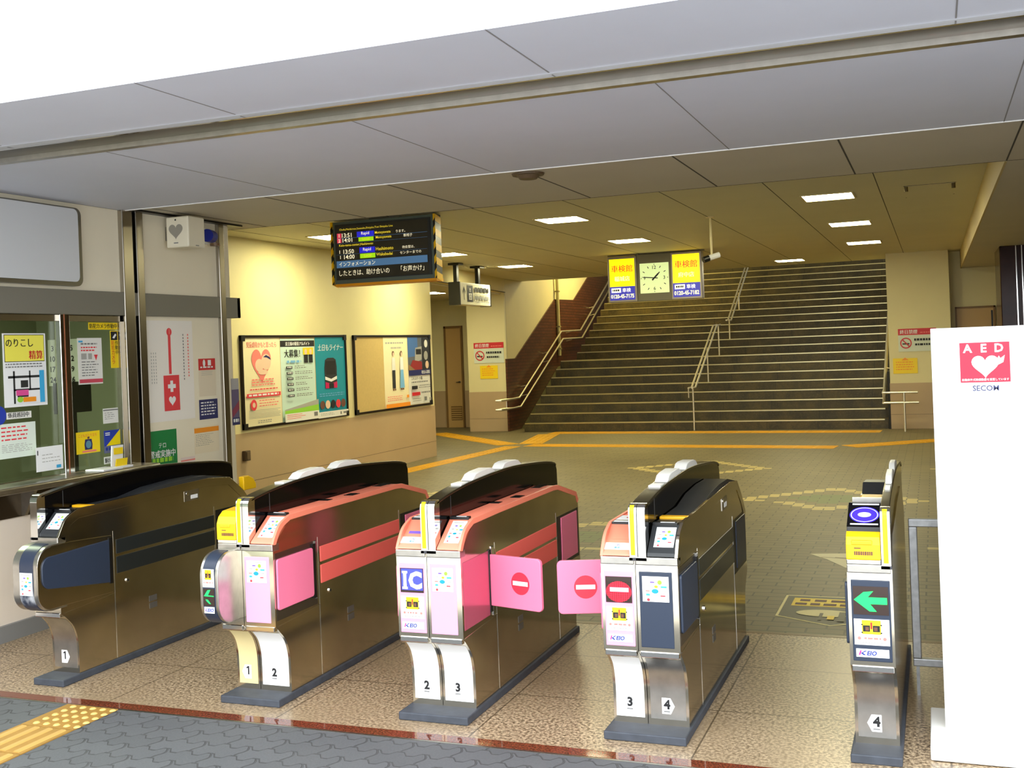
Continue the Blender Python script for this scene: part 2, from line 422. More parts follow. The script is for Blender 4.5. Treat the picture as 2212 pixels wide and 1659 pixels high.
class Sheet:
    """flat printed thing: layers stacked outward on a plane"""
    def __init__(s, o, u, v, n, step=0.0006, thick=0.001):
        s.o, s.u, s.v, s.n = Vector(o), Vector(u), Vector(v), Vector(n)
        s.step = step; s.k = 0; s.mb = MB(); s.thick = thick
    def P(s, a, b, h): return s.o + s.u * a + s.v * b + s.n * h
    def slab(s, w, h, material, a0=0.0, b0=0.0):
        pts = [(a0, b0), (a0 + w, b0), (a0 + w, b0 + h), (a0, b0 + h)]
        vs = [s.P(a, b, 0) for a, b in pts] + [s.P(a, b, s.thick) for a, b in pts]
        s.mb.add(vs, [(3, 2, 1, 0), (4, 5, 6, 7), (0, 1, 5, 4), (1, 2, 6, 5), (2, 3, 7, 6), (3, 0, 4, 7)], material)
        s.k = 1; return s
    def h(s): return s.thick + s.step * s.k
    def poly(s, pts, material, up=True):
        s.mb.add([s.P(a, b, s.h()) for a, b in pts], [list(range(len(pts)))], material)
        if up: s.k += 1
        return s
    def rect(s, a0, b0, a1, b1, material, up=True):
        return s.poly([(a0, b0), (a1, b0), (a1, b1), (a0, b1)], material, up)
    def disc(s, a, b, r, material, rb=None, n=28, t0=0, t1=360):
        rb = rb or r
        return s.poly([(a + r * math.cos(math.radians(t0 + (t1 - t0) * i / n)), b + rb * math.sin(math.radians(t0 + (t1 - t0) * i / n))) for i in range(n + (0 if t1 - t0 == 360 else 1))], material)
    def ring(s, a, b, r, w, material, n=32):
        vs = []
        for i in range(n):
            t = 2 * math.pi * i / n
            vs += [s.P(a + r * math.cos(t), b + r * math.sin(t), s.h()), s.P(a + (r - w) * math.cos(t), b + (r - w) * math.sin(t), s.h())]
        s.mb.add(vs, [(2 * i, (2 * i + 2) % (2 * n), (2 * i + 3) % (2 * n), 2 * i + 1) for i in range(n)], material); s.k += 1
        return s
    def heart(s, a, b, w, material, hs=1.0):
        pts = []
        for i in range(40):
            t = 2 * math.pi * i / 40
            pts.append((a + w / 32 * 16 * math.sin(t) ** 3, b + hs * w / 32 * (13 * math.cos(t) - 5 * math.cos(2 * t) - 2 * math.cos(3 * t) - math.cos(4 * t))))
        return s.poly(pts[::-1], material)
    def text(s, body, a, b, size, material, bold=0.0, maxw=None, align='L', shear=0.0, rot=0.0, vertical=False, hmax=None):
        """size is the cap height; (a,b) the lower left (or centre) of the line"""
        if vertical:
            for i, ch in enumerate(body): s.text(ch, a, b - i * size * 1.12, size, material, bold, maxw=size, align='C')
            return s
        cjk = any(ord(ch) > 0x2fff for ch in body)
        if cjk and bold:
            n_ = max(1, round(bold / .012))
            for i in range(n_):
                dx = (i - (n_ - 1) / 2) * size * .035
                s.text(body, a + dx * math.cos(rot), b + dx * math.sin(rot), size, material, 0.0, maxw, align, shear, rot)
            return s
        vs, fs = text_polys(body, bold)
        if not vs: return s
        x0 = min(p[0] for p in vs); x1 = max(p[0] for p in vs); y0 = min(p[1] for p in vs); y1 = max(p[1] for p in vs)
        sc = size / (y1 - y0) if hmax is None else size / hmax
        sx = sc
        if maxw and (x1 - x0) * sc > maxw: sx = maxw / (x1 - x0)
        w = (x1 - x0) * sx
        ao = {'L': 0, 'C': -w / 2, 'R': -w}[align]
        out = []
        ca, sa = math.cos(rot), math.sin(rot)
        for px, py in vs:
            qx = (px - x0) * sx + ao + shear * (py - y0) * sc; qy = (py - y0) * sc
            out.append(s.P(a + qx * ca - qy * sa, b + qx * sa + qy * ca, s.h()))
        s.mb.add(out, fs, material); s.k += 1
        return s
    def lines(s, a0, b0, a1, b1, rows, material, fill=0.45, rag=0.3, dash=0):
        """rows of print too small to read"""
        rs = random.Random(int(abs(a0 * 977 + b0 * 613 + a1 * 331) * 1000) + rows)
        p = (b1 - b0) / rows
        for i in range(rows):
            y1 = b1 - i * p; y0 = y1 - p * fill; x = a0; e = a1 - (a1 - a0) * rag * rs.random()
            if not dash: s.rect(a0, y0, e, y1, material, False); continue
            while x < e:
                w = dash * (0.5 + rs.random()); s.rect(x, y0, min(e, x + w), y1, material, False); x += w + dash * 0.35
        s.k += 1; return s
    def build(s, name, parent=None, origin=None):
        if parent is None and origin is None: origin = s.o
        return s.mb.build(name, parent, origin=origin, recalc=False)

# sheet factories on the standard planes
def on_x(X, y0, z0, **k): return Sheet((X, y0, z0), (0, 1, 0), (0, 0, 1), (1, 0, 0), **k)      # on a wall facing +X (u runs into the hall)
def on_y(Y, x0, z0, **k): return Sheet((x0, Y, z0), (1, 0, 0), (0, 0, 1), (0, -1, 0), **k)     # on a face looking at the street

# =====================================================================================
#                                   THE SETTING
# =====================================================================================
Z3, Z2 = 3.054, 2.754
# floors
struct(MB().box((-14, 1.2, -0.2), (14, 4.2, 0.0), PAVER).build('floor_street'))
struct(MB().box((-30, -40, -0.2), (30, 1.2, -0.001), mat('forecourt_pale_bounce', (206, 204, 200), .8, noise=.06, nscale=1)).build('floor_forecourt_bounce'))  # unseen ground behind the camera, made pale to bounce light onto the soffit
struct(MB().box((-5.5, 4.2, -0.2), (3.2, 6.26, 0.0), GRANITE).build('floor_platform'))
struct(MB().box((-5.5, 4.205, -0.1), (3.2, 4.275, 0.0015), REDGRAN).build('trim_1'))
mb = MB(); mb.box((-5.5, 4.186, -0.1), (3.2, 4.2, 0.002), ALU); struct(mb.build('trim_2'))
struct(MB().box((-14, 6.26, -0.2), (3.2, 20.3, -0.002), HALLFL).build('floor_hall'))
struct(MB().box((-14, 20.3, -0.2), (3.2, 36, -0.002), HALLFL).build('floor_back'))
struct(MB().box((-5.5, 6.225, -0.1), (3.2, 6.262, 0.0015), mat('threshold_brown', (110, 84, 46), 0.4)).build('trim_3'))

# ceilings with panel joints
mb = MB(); mb.box((-14, 3.46, 2.738), (14, 6.30, 2.86), SOFFIT)
for jx in (-5.35, -3.92, -2.49, -1.05, 0.38, 1.81): mb.box((jx - .0025, 4.33, 2.7365), (jx + .0025, 6.30, 2.74), mat('soffit_joint', (138, 136, 138), .7))
for jx in (-5.65, -4.22, -2.86, -1.385, 0.11, 1.5): mb.box((jx - .003, 3.46, 2.7365), (jx + .003, 4.12, 2.74), mat('soffit_joint', (138, 136, 138), .7))
mb.box((-14, 6.285, 2.733), (14, 6.30, 2.74), FASC)
struct(mb.build('ceiling_soffit'))
mb = MB(); mb.box((-14, 6.30, Z2), (14, 7.87, 2.86), STRIPC)
for i in range(-8, 4): jx = -0.464 + .945 * i; mb.box((jx - .005, 6.31, Z2 - .0015), (jx + .005, 7.868, Z2 + .01), SEAM)
mb.box((-14, 7.86, Z2 - .001), (14, 7.872, 3.1), SEAM)
struct(mb.build('ceiling_strip'))
mb = MB(); mb.box((-14, 7.872, Z3), (0.484, 21.55, Z3 + .15), CEIL3)
for i in range(-8, 1): jx = -0.446 + .945 * i; mb.box((jx - .004, 7.88, Z3 - .0015), (jx + .004, 21.5, Z3 + .01), SEAM)
struct(mb.build('ceiling_hall'))
mb = MB(); mb.box((0.484, 7.872, Z2), (14, 20.8, Z2 + .45), STRIPC); mb.box((0.470, 7.872, Z2 - .004), (0.486, 20.7, Z3 + .01), mat('bulkhead_tan', (196, 176, 122), .55))
struct(mb.build('ceiling_right'))
struct(MB().prism([(-14, 15.6), (-7.52, 15.6), (-8.1, 20.5), (-8.45, 21.8), (-14, 21.8)], 2.75, 2.9, CEIL3, 'z').build('ceiling_corridor'))
# roof over everything and the white front
mb = MB(); mb.box((-14, 3.46, 2.86), (14, 3.75, 6.4), FASC)
for jx in (-2.854,): mb.box((jx - .003, 3.4585, 2.79), (jx + .003, 3.47, 6.4), mat('fascia_joint', (205, 203, 196), .6))
struct(mb.build('wall_fascia'))
struct(MB().box((-14, 3.75, 6.2), (14, 36, 6.4), CONC).build('ceiling_roof'))
# shutter guide rail in the soffit
mb = MB()
mb.box((-14, 4.14, 2.722), (14, 4.155, 2.742), CHROME)
mb.box((-14, 4.16, 2.732), (14, 4.35, 2.739), RUSTY_SHADED)
mb.box((-14, 4.345, 2.708), (14, 4.390, 2.739), STEEL_B)
mb.box((-14, 4.390, 2.720), (14, 4.400, 2.739), SEAM)
struct(mb.build('trim_4'))

# left bulletin wall with tan dado
mb = MB(); mb.box((-7.9, 7.65, 0), (-7.43, 15.78, Z3 + .02), CREAM); struct(mb.build('wall_left'))
mb = MB(); mb.box((-7.5, 7.66, 0), (-7.424, 15.786, 0.80), DADO)
mb.box((-7.5, 7.66, 0.236), (-7.4225, 15.788, 0.24), SEAM)
struct(mb.build('wall_left_dado'))
# bulkhead over the corridor mouth
mb = MB(); mb.prism([(-7.43, 15.78), (-8.0, 20.5), (-8.2, 20.5), (-7.63, 15.78)], 2.78, Z3 + .02, CREAM, 'z')
mb.prism([(-7.422, 15.78), (-7.992, 20.5), (-8.0, 20.5), (-7.43, 15.78)], 2.78, 2.795, SEAM, 'z')
struct(mb.build('wall_bulkhead'))
# corridor
struct(MB().box((-14, 21.7, 0), (-8.05, 21.9, 3.2), CREAM).build('wall_corridor'))
mb = MB(); mb.box((-10.9, 21.685, 0), (-9.87, 21.71, 0.79), DADO); mb.box((-9.5, 21.685, 0), (-8.8, 21.71, 0.79), DADO); struct(mb.build('wall_corridor_dado'))
struct(MB().box((-14.2, 15.6, 0), (-14, 21.9, 3.2), CREAM).build('wall_corridor_end'))
struct(MB().box((-14, 15.4, 0), (-7.9, 15.6, 3.2), CREAM).build('wall_corridor_near'))
# narrow service door
d = MB(); d.box((-9.86, 21.64, 0), (-9.51, 21.69, 2.14), DOORT)
d1 = struct(d.build('door_1', origin=(-9.68, 21.66, 0)))
mb = MB(); mb.box((-9.90, 21.62, 0), (-9.86, 21.70, 2.19), DOORF); mb.box((-9.90, 21.62, 2.14), (-9.48, 21.70, 2.19), DOORF); mb.box((-9.51, 21.62, 0), (-9.48, 21.70, 2.14), DOORF)
mb.build('door_frame', d1)
mb = MB(); mb.box((-9.79, 21.632, .16), (-9.53, 21.642, .46), DOORF)
for i in range(6): mb.box((-9.78, 21.62, .175 + i * .047), (-9.54, 21.642, .195 + i * .047), DOORT)
mb.build('vent_louvre', d1)
mb = MB(); mb.cyl((-9.56, 21.60, .98), .02, .05, ALU, 'y'); mb.box((-9.64, 21.60, .97), (-9.55, 21.612, .985), ALU); mb.build('door_handle', d1)
# pillar beside the stairs with the signs
mb = MB(); mb.box((-8.86, 20.5, 0), (-8.025, 20.62, Z3 + .02), CREAM); mb.box((-8.86, 20.6, 0), (-8.41, 21.75, Z3 + .02), CREAM); struct(mb.build('wall_pillar'))
mb = MB(); mb.box((-8.868, 20.492, 0), (-8.03, 20.6, 0.80), DADO); mb.box((-8.868, 20.5, 0), (-8.5, 21.7, 0.80), DADO); mb.box((-8.87, 20.49, .255), (-8.03, 20.5, .259), SEAM)
struct(mb.build('wall_pillar_dado'))
struct(MB().box((-8.03, 20.485, 0), (-8.005, 20.53, Z3), mat('corner_bead', (206, 196, 150), .4)).build('trim_5'))
# stair shaft
SLOPE = .168 / .34
struct(MB().box((-8.4, 20.52, 0), (-8.02, 36, 6.3), CREAM).build('wall_stair_left'))
kn = [(20.455, 0), (20.455, 1.452), (20.96, 1.452), (23.58, 2.735), (25.0, 2.76), (33.0, 2.76 + 8 * SLOPE), (33.0, 0)]
struct(MB().prism(kn, -8.03, -7.995, BTILE).build('wall_stair_tiles'))
struct(MB().box((-8.4, 35, 0), (1, 35.2, 6.4), CREAM).build('wall_stair_back'))
struct(MB().box((-8.4, 21.55, Z3 + .1), (0.3, 21.7, 6.3), CREAM).build('wall_stair_header'))
# right pillar and wall with door
struct(MB().box((-.745, 20.2, 0), (.27, 36, Z3 + .02), CREAM).build('wall_pillar_right'))
mb = MB(); mb.box((-.753, 20.192, 0), (.275, 20.4, 0.795), DADO); mb.box((-.755, 20.190, .25), (.275, 20.4, .254), SEAM); struct(mb.build('wall_pillar_right_dado'))
struct(MB().box((-.79, 20.19, 0), (-.752, 36, 1.0), mat('stair_gap_shade', (24, 20, 14), .6)).build('stair_gap_shade_strip'))  # near-black strip standing in for the unlit gap beside the stairs
struct(MB().box((.27, 20.7, 0), (3.2, 20.9, Z3 + .1), CREAM).build('wall_back_right'))
d2 = struct(MB().box((.38, 20.66, 0), (.97, 20.70, 2.05), DOORT).build('door_2', origin=(.67, 20.66, 0)))
mb = MB(); mb.box((.355, 20.63, 0), (.38, 20.7, 2.08), DOORF); mb.box((.97, 20.63, 0), (1.0, 20.7, 2.08), DOORF); mb.box((.355, 20.63, 2.05), (1.0, 20.7, 2.08), DOORF); mb.build('door_frame', d2)
mb = MB(); mb.box((.93, 20.645, .1), (.955, 20.665, 2.0), BLACK); mb.build('door_edge_shade', d2)  # black strip painted as the shadow gap along the door edge
struct(MB().box((3.0, 3.6, 0), (3.2, 21, Z3), mat('wall_right_unseen_brown', (92, 70, 52), .5)).build('wall_right_unseen'))  # unseen wall, put here to keep sky light out on the right
# polished brown column
c0 = thing('polished_column', 'dark brown polished stone column with bright steel strips behind the white stand', 'column', (1.45, 16.4, 0))
MB().box((.84, 15.82, 0), (2.1, 17.0, Z2), COLB).build('shaft', c0, bevel=.01)
for k, xx in enumerate((1.03, 1.10)): MB().box((xx, 15.80, 0), (xx + .012, 15.825, Z2), CHROME).build('steel_strip', c0)

# =====================================================================================
#                            STATION OFFICE (left)
# =====================================================================================
XO = -5.35
mb = MB()
mb.box((XO - .12, -2, 0.10), (XO + .05, 6.46, 0.735), OFFW); mb.box((XO - .12, 6.46, 0.10), (XO - .005, 7.44, 0.735), OFFW)
struct(mb.build('wall_office_base'))
struct(MB().box((XO - .1, -2, 0), (XO + .075, 6.46, .10), mat('office_skirting_grey', (134, 134, 134), .5)).build('baseboard_office'))
struct(MB().box((XO - .10, -2, 2.155), (XO - .01, 6.26, 2.738), OFFP).build('wall_office_upper'))
mb = MB(); mb.box((XO - .10, 6.48, 0.735), (XO - .005, 7.40, 2.76), OFFP); struct(mb.build('wall_office_panel'))
# rounded end of the office box
arc = [(XO - .12 + .12 * math.cos(t), 7.50 + .12 * math.sin(t)) for t in [math.pi * .5 * i / 8 for i in range(9)]]
pts = [(XO - .0, 7.44)] + arc + [(-7.45, 7.62), (-7.45, 7.52), (XO - .12, 7.44)]
struct(MB().prism(pts, 0, 2.76, OFFP, 'z').build('wall_office_end'))
struct(MB().box((XO - .12, 5.8, 2.74), (XO + .06, 7.66, 2.80), BLACK).build('trim_7'))
# beam and posts
mb = MB(); mb.box((XO - .05, -2, 1.99), (XO + .022, 7.645, 2.155), BEAM); mb.box((-7.4, 7.6, 1.99), (XO + .022, 7.645, 2.155), BEAM); struct(mb.build('trim_8', bevel=.004))
mb = MB(); mb.box((XO - .06, 6.255, .90), (XO + .03, 6.36, 2.76), MULL); mb.box((XO - .06, 6.40, .735), (XO + .028, 6.475, 2.76), MULL); mb.box((XO - .06, 6.36, .735), (XO - .02, 6.40, 2.76), BLACK)
struct(mb.build('trim_9', bevel=.006))
struct(MB().box((XO - .05, 7.375, .735), (XO + .028, 7.445, 2.76), MULL).build('trim_10', bevel=.006))
# windows: two sliding panes in a metal frame
def window(nm, y0, y1):
    g = MB(); g.box((XO - .035, y0, .94), (XO - .029, y1, 1.955), GLASS)
    w = struct(g.build(nm, origin=(XO - .03, (y0 + y1) / 2, .94)))
    f = MB(); t = .03
    f.box((XO - .05, y0, 1.945), (XO - .005, y1, 1.99), MULL); f.box((XO - .05, y0, .90), (XO - .005, y1, .945), MULL)
    f.box((XO - .05, y0, .90), (XO - .005, y0 + t, 1.99), MULL); f.box((XO - .05, y1 - t, .90), (XO - .005, y1, 1.99), MULL)
    f.build('window_frame', w, bevel=.003)
    return w
window('window_1', -1.9, 5.70)
window('window_2', 5.66, 6.26)
mb = MB(); mb.box((XO - .03, 5.64, .885), (XO + .02, 5.725, 1.995), CHROME); mb.box((XO - .025, 5.668, .885), (XO + .0225, 5.682, 1.995), mat('mullion_orange_rubber', (150, 84, 50), .5))
struct(mb.build('trim_11', bevel=.006))
# inside of the office
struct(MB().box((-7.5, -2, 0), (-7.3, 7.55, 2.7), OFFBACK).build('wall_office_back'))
struct(MB().box((-7.3, -2, 0), (XO - .1, 7.5, .02), OFFDARK).build('floor_office'))
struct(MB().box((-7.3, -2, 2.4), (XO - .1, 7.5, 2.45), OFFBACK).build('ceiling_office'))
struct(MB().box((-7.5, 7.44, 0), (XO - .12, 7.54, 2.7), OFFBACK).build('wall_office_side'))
ol = bpy.data.lights.new('office_lamp', 'AREA'); ol.size = .8; ol.energy = 32; ol.color = (1, 1, .85)
oo = bpy.data.objects.new('office_lamp', ol); COL.objects.link(oo); oo.location = (-6.4, 5.2, 2.38)
t = thing('office_desk', 'dark office desk behind the ticket window', 'desk', (-6.2, 6.0, 0))
MB().box((-6.6, 4.2, .66), (-5.75, 7.2, .70), GREYP).build('desk_top', t)
for px, py in ((-6.5, 4.3), (-5.85, 4.3), (-6.5, 7.1), (-5.85, 7.1)): MB().box((px - .03, py - .03, .02), (px + .03, py + .03, .66), GREYP).build('leg', t)
t = thing('monitor', 'black monitor on the office desk behind the ticket window', 'monitor', (-5.98, 6.46, .70))
MB().box((-6.03, 6.28, 1.30), (-5.98, 6.62, 1.53), BLACK).build('screen', t, bevel=.006)
MB().box((-6.02, 6.43, .72), (-5.99, 6.47, 1.32), BLACK).build('stand', t)
MB().box((-6.08, 6.36, .70), (-5.93, 6.54, .72), BLACK).build('base', t)
sh = on_y(7.438, -7.17, 1.48, thick=.008); sh.slab(.32, .40, PAPER)
for i in range(3):
    for j in range(4): sh.text(str((4, 11, 18, 25)[j] + i - 1), .05 + i * .105, .30 - j * .09, .048, INK, .02, align='C')
o = sh.build('wall_calendar'); tag(o, 'white wall calendar of numbers seen through the ticket window', 'calendar')
t = thing('office_locker', 'grey green locker standing against the back wall of the office', 'locker', (-7.1, 5.6, 0.02))
MB().box((-7.29, 5.1, .02), (-6.95, 5.95, 1.75), mat('locker_green', (122, 124, 106), .5)).build('locker_body', t, bevel=.008)
for k in range(2): MB().box((-6.95, 5.12 + k * .415, .06), (-6.938, 5.52 + k * .415, 1.71), mat('locker_door', (140, 142, 122), .5)).build('door', t)
# stainless counter shelf
t = thing('counter_shelf', 'stainless steel counter shelf running under the ticket windows', 'shelf', (XO + .1, 4.0, .735))
MB().box((XO - .02, -2, .895), (XO + .20, 6.36, .94), STEEL_B).build('shelf_top', t, bevel=.012, seg=3)
MB().box((XO + .0, -2, .735), (XO + .06, 6.36, .895), mat('dark_bronze', (74, 62, 46), .3, .7)).build('apron', t)
for yy in (5.215, 3.9, 2.6): MB().prism([(XO + .06, .74), (XO + .06, .895), (XO + .17, .895), (XO + .085, .74)], yy, yy + .025, STEEL_B, 'y').build('bracket', t)

# ---- notices on the office glass (plane just in front of the pane)
XG = XO - .0285
def notice(nm, y0, z0, w, h, base, label, fn=None, X=XG, cat='notice', grp=None):
    sh = on_x(X, y0, z0); sh.slab(w, h, base)
    if fn: fn(sh, w, h)
    o = sh.build(nm); tag(o, label, cat, grp); return o
def f(s, w, h):
    s.rect(.012, h - .18, w - .012, h - .008, INK); s.rect(.016, h - .176, w - .016, h - .012, mat('notice_pale_yellow', (245, 235, 90), .5))
    s.text('のりこし', .025, h - .085, .05, INK, .02, maxw=.22); s.text('精算', w - .03, h - .165, .055, RED, .02, align='R')
    s.lines(.015, h - .225, w - .02, h - .19, 2, INKG, .4, .1, .02)
    s.rect(.03, .02, w - .03, .225, PAPERW)
    for a, b, c, d in ((.03, .18, .30, .195), (.07, .02, .085, .225), (.07, .10, .30, .112), (.20, .10, .212, .225), (.10, .06, .19, .07), (.13, .12, .19, .165)): s.rect(a, b, c, d, GREYP, False)
    s.k += 1
    s.rect(.285, .02, .325, .225, SKYB); s.rect(.09, .07, .19, .105, mat('print_pink', (225, 80, 150), .5)); s.rect(.145, .028, .25, .058, ORANGE); s.disc(.12, .045, .025, LIME, .018)
notice('fare_notice', 5.20, 1.405, .352, .462, PAPERW, 'white sheet with yellow headline panel and coloured map on the office window', f)
def f(s, w, h):
    s.text('係員巡回中', .01, .008, .032, INK, .02, maxw=w - .02)
notice('patrol_strip', 5.212, 1.332, .20, .042, PAPER, 'narrow white strip with black characters under the map sheet', f)
def f(s, w, h): s.disc(0.0, 0.0, .0001, BLUE)
sh = on_x(XG, 5.15, 1.36); sh.disc(0, 0, .06, BLUE); sh.text('i', 0, -.028, .05, PAPERW, .02, align='C'); tag(sh.build('round_sticker'), 'round blue sticker on the office window', 'sticker')
def f(s, w, h):
    s.lines(.02, h - .12, w - .04, h - .02, 4, REDP, .35, .3, .03); s.lines(.02, .03, w - .03, h - .13, 5, INKL, .3, .3, .03)
notice('guidance_sheet', 5.145, 1.09, .297, .215, mat('paper_green_white', (222, 232, 218), .6), 'pale sheet with red and grey print below the patrol strip', f)
def f(s, w, h):
    s.lines(.05, .04, w - .02, h - .05, 3, INKL, .2, .5, .02); s.rect(.01, h - .05, .018, h - .02, INK); s.rect(w - .06, .01, w - .02, .03, SKYB)
notice('counter_card', 5.378, .985, .228, .155, PAPERW, 'plain white card at the foot of the window beside the mullion', f, X=XO + .03)
def f(s, w, h): s.text('防犯カメラ作動中', .01, .008, .034, INK, .02, maxw=w - .02)
notice('camera_strip', 5.947, 1.892, .286, .049, YELLOWS, 'horizontal yellow strip with black characters at the top of the window', f, cat='sticker')
def f(s, w, h):
    s.rect(.006, h - .066, w - .006, h - .006, INK); s.poly([(.02, h - .05), (.05, h - .02), (.062, h - .03), (.04, h - .055)], PAPERW)
    s.text('防犯カメラ', .022, h - .10, .03, RED, .01, vertical=True); s.text('作動中', .056, h - .10, .03, INK, .01, vertical=True)
notice('camera_tape', 6.154, 1.623, .077, .262, YELLOWS, 'vertical yellow strip with camera symbol beside the window post', f, cat='sticker')
def f(s, w, h):
    s.rect(.01, h - .03, .05, h - .018, SKYB); s.lines(.03, h - .055, w - .03, h - .035, 1, INKG, .5, .1, .02)
    s.lines(.03, h - .10, w - .05, h - .06, 2, REDP, .45, .2, .02); s.rect(.03, .17, .08, .21, INKL); s.rect(.095, .17, .13, .21, INKL); s.poly([(.15, .20), (.185, .20), (.168, .16)], REDP)
    s.lines(.03, .045, w - .03, .155, 6, INKG, .3, .3, .025); s.rect(.006, .01, w - .006, .035, mat('print_dusty_red', (205, 70, 90), .5))
notice('station_poster', 5.836, 1.52, .231, .315, PAPER, 'white information sheet with a red foot bar on the second window', f)
def f(s, w, h): s.lines(.015, .02, w - .02, h - .03, 4, INKG, .25, .4, .02); s.rect(.0, h - .016, w, h - .008, INKG)
notice('small_card', 6.055, 1.24, .15, .104, PAPER, 'small white card with grey lines stuck low on the second window', f)
def f(s, w, h):
    s.text('こどもひとり立ち', .02, h - .035, .02, REDP, .01, maxw=w - .04); s.poly([(w * .5 - .034, .025), (w * .5 + .034, .025), (w * .5 + .038, .06), (w * .5 + .03, .095), (w * .5 - .03, .095), (w * .5 - .038, .06)], NAVYS)
    s.disc(w * .5, .06, .026, mat('print_blue_grey', (90, 140, 160), .5)); s.rect(w * .5 - .01, .098, w * .5 + .01, .112, BROWNP); s.rect(.05, .008, w - .04, .02, ROSE)
notice('yellow_sticker', 5.793, 1.053, .222, .147, YELLOWS, 'square yellow sticker with a small dark vehicle front on the second window', f, cat='sticker')
def f(s, w, h):
    s.poly([(0.02, .05), (w, .05), (w, h)], YTAPE); s.lines(.012, h - .04, .07, h - .015, 2, PAPERW, .5, .3); s.rect(0, 0, w, .048, mat('print_grey_blue', (110, 115, 150), .5)); s.lines(.01, .012, w - .02, .04, 1, BLUE, .8, .1, .03)
notice('blue_sticker', 6.056, 1.035, .16, .156, BLUE, 'blue and yellow diagonal sticker low on the second window', f, cat='sticker')
def f(s, w, h): s.text('駆け込み注意', .008, .008, .034, INK, .025, maxw=w - .016)
notice('platform_strip', 6.048, .96, .16, .05, PAPERW, 'white strip with bold black characters above the counter corner', f, cat='sticker')

# ---- notices on the cream panel beside the window
XP = XO - .004
def f(s, w, h):
    cx = .285
    s.rect(cx - .022, h - .40, cx + .008, h - .09, REDP); s.disc(cx - .007, h - .085, .03, REDP); s.rect(cx - .01, h - .10, cx + .0, h - .06, ROSE)
    s.rect(cx - .09, .075, cx + .09, h - .41, REDP)
    s.rect(cx - .016, .215, cx + .016, .30, PAPERW); s.rect(cx - .045, .243, cx + .045, .273, PAPERW); s.heart(cx, .152, .08, PAPERW)
    for k, (a, b0, b1) in enumerate(((.43, .28, h - .10), (.485, .30, h - .10))):
        for i in range(int((b1 - b0) / .024)): s.rect(a, b1 - i * .024 - .014, a + (.013 if k else .010), b1 - i * .024, ROSE if k else INKG, False)
    for a in (.06, .085, .11): 
        for i in range(10): s.rect(a, h - .25 - i * .024, a + .007, h - .236 - i * .024, INKL, False)
notice('help_tag_poster', 6.478, 1.21, .555, .75, mat('poster_grey_white', (242, 236, 226), .55), 'large pale poster of a red strap tag with white cross and heart', f, X=XP, cat='poster')
def f(s, w, h):
    s.rect(0, h - .09, w, h, RED); s.disc(w * .33, h - .035, .016, PAPERW, .028); s.rect(w * .55, h - .055, w * .74, h - .012, PAPERW); s.lines(.02, h - .08, w - .02, h - .062, 1, PAPERW, .6, .1, .03)
    s.lines(.03, h - .14, w - .03, h - .10, 3, INKL, .2, .3)
notice('red_headed_notice', 7.094, 1.37, .213, .296, mat('paper_cream', (226, 212, 186), .6), 'small cream notice with red heading showing two white symbols', f, X=XP)
def f(s, w, h): s.lines(.02, .02, w - .02, h - .02, 5, PAPERW, .4, .2, .03)
notice('navy_notice', 7.087, 1.19, .233, .155, NAVYS, 'dark navy notice with white lines of print', f, X=XP)
def f(s, w, h): s.rect(0, h - .05, w, h - .012, ORANGE); s.lines(.015, .05, w - .04, h - .065, 7, INKG, .2, .4, .02)
notice('orange_headed_notice', 7.012, .93, .31, .21, mat('paper_warm', (236, 222, 190), .6), 'cream notice with an orange heading bar below the navy notice', f, X=XP)
def f(s, w, h):
    s.text('テロ', w * .5, h - .13, .036, PAPERW, .015, align='C'); s.text('警戒実施中', w * .5, h - .20, .055, PAPERW, .02, align='C', maxw=w * .86); s.lines(.05, .02, w - .05, .06, 1, LIME, .8, .1, .03)
notice('green_notice', 6.466, .885, .334, .262, GREEN, 'green notice with white characters low on the cream panel', f, X=XP)
def f(s, w, h): s.rect(0, h - .03, w, h - .02, ROSE)
notice('pale_leaflet', 6.84, .80, .17, .12, mat('paper_blush', (232, 214, 204), .6), 'blank pale leaflet beside the green notice', f, X=XP)
# poster wrapped on the rounded office end
sh = on_x(XO + .001, 7.505, 1.115); sh.slab(.1, .38, mat('poster_violet', (96, 84, 120), .5)); sh.rect(.0, .29, .1, .38, mat('poster_grey_sky', (170, 168, 170), .5)); sh.poly([(0, .06), (.1, .13), (.1, .2), (0, .12)], mat('poster_maroon', (140, 50, 80), .5)); sh.rect(0, 0, .1, .06, NAVYS); sh.lines(.01, .012, .09, .05, 1, PAPERW, .7, .1, .02)
tag(sh.build('rail_poster'), 'narrow purple photo poster at the end of the office pillar', 'poster')

# ---- white screen board, loudspeaker and round lamp over the office
t = thing('screen_board', 'blank white board with rounded corners hung above the ticket window', 'board', (XO, 5.4, 2.19))
def rounded(y0, z0, y1, z1, r, k=6):
    out = []
    for cx, cz, a0 in ((y1 - r, z0 + r, -90), (y1 - r, z1 - r, 0), (y0 + r, z1 - r, 90), (y0 + r, z0 + r, 180)):
        for i in range(k + 1): a = math.radians(a0 + 90 * i / k); out.append((cx + r * math.cos(a), cz + r * math.sin(a)))
    return out
MB().prism(rounded(3.2, 2.178, 5.835, 2.70, .05), XO - .008, XO + .045, ALU).build('board_frame', t)
MB().prism(rounded(3.22, 2.205, 5.795, 2.69, .04), XO + .045, XO + .056, mat('board_blue_white', (206, 208, 210), .35)).build('board_face', t)
t = thing('heart_speaker', 'cream box loudspeaker with heart shaped grille on the office wall', 'speaker', (XO, 6.75, 2.5))
MB().box((-5.30, 6.70, 2.495), (-5.10, 6.90, 2.725), mat('speaker_cream', (232, 224, 200), .45)).build('cabinet', t, bevel=.012, seg=3)
MB().box((XO - .01, 6.76, 2.56), (-5.30, 6.84, 2.66), ALU).build('bracket', t)
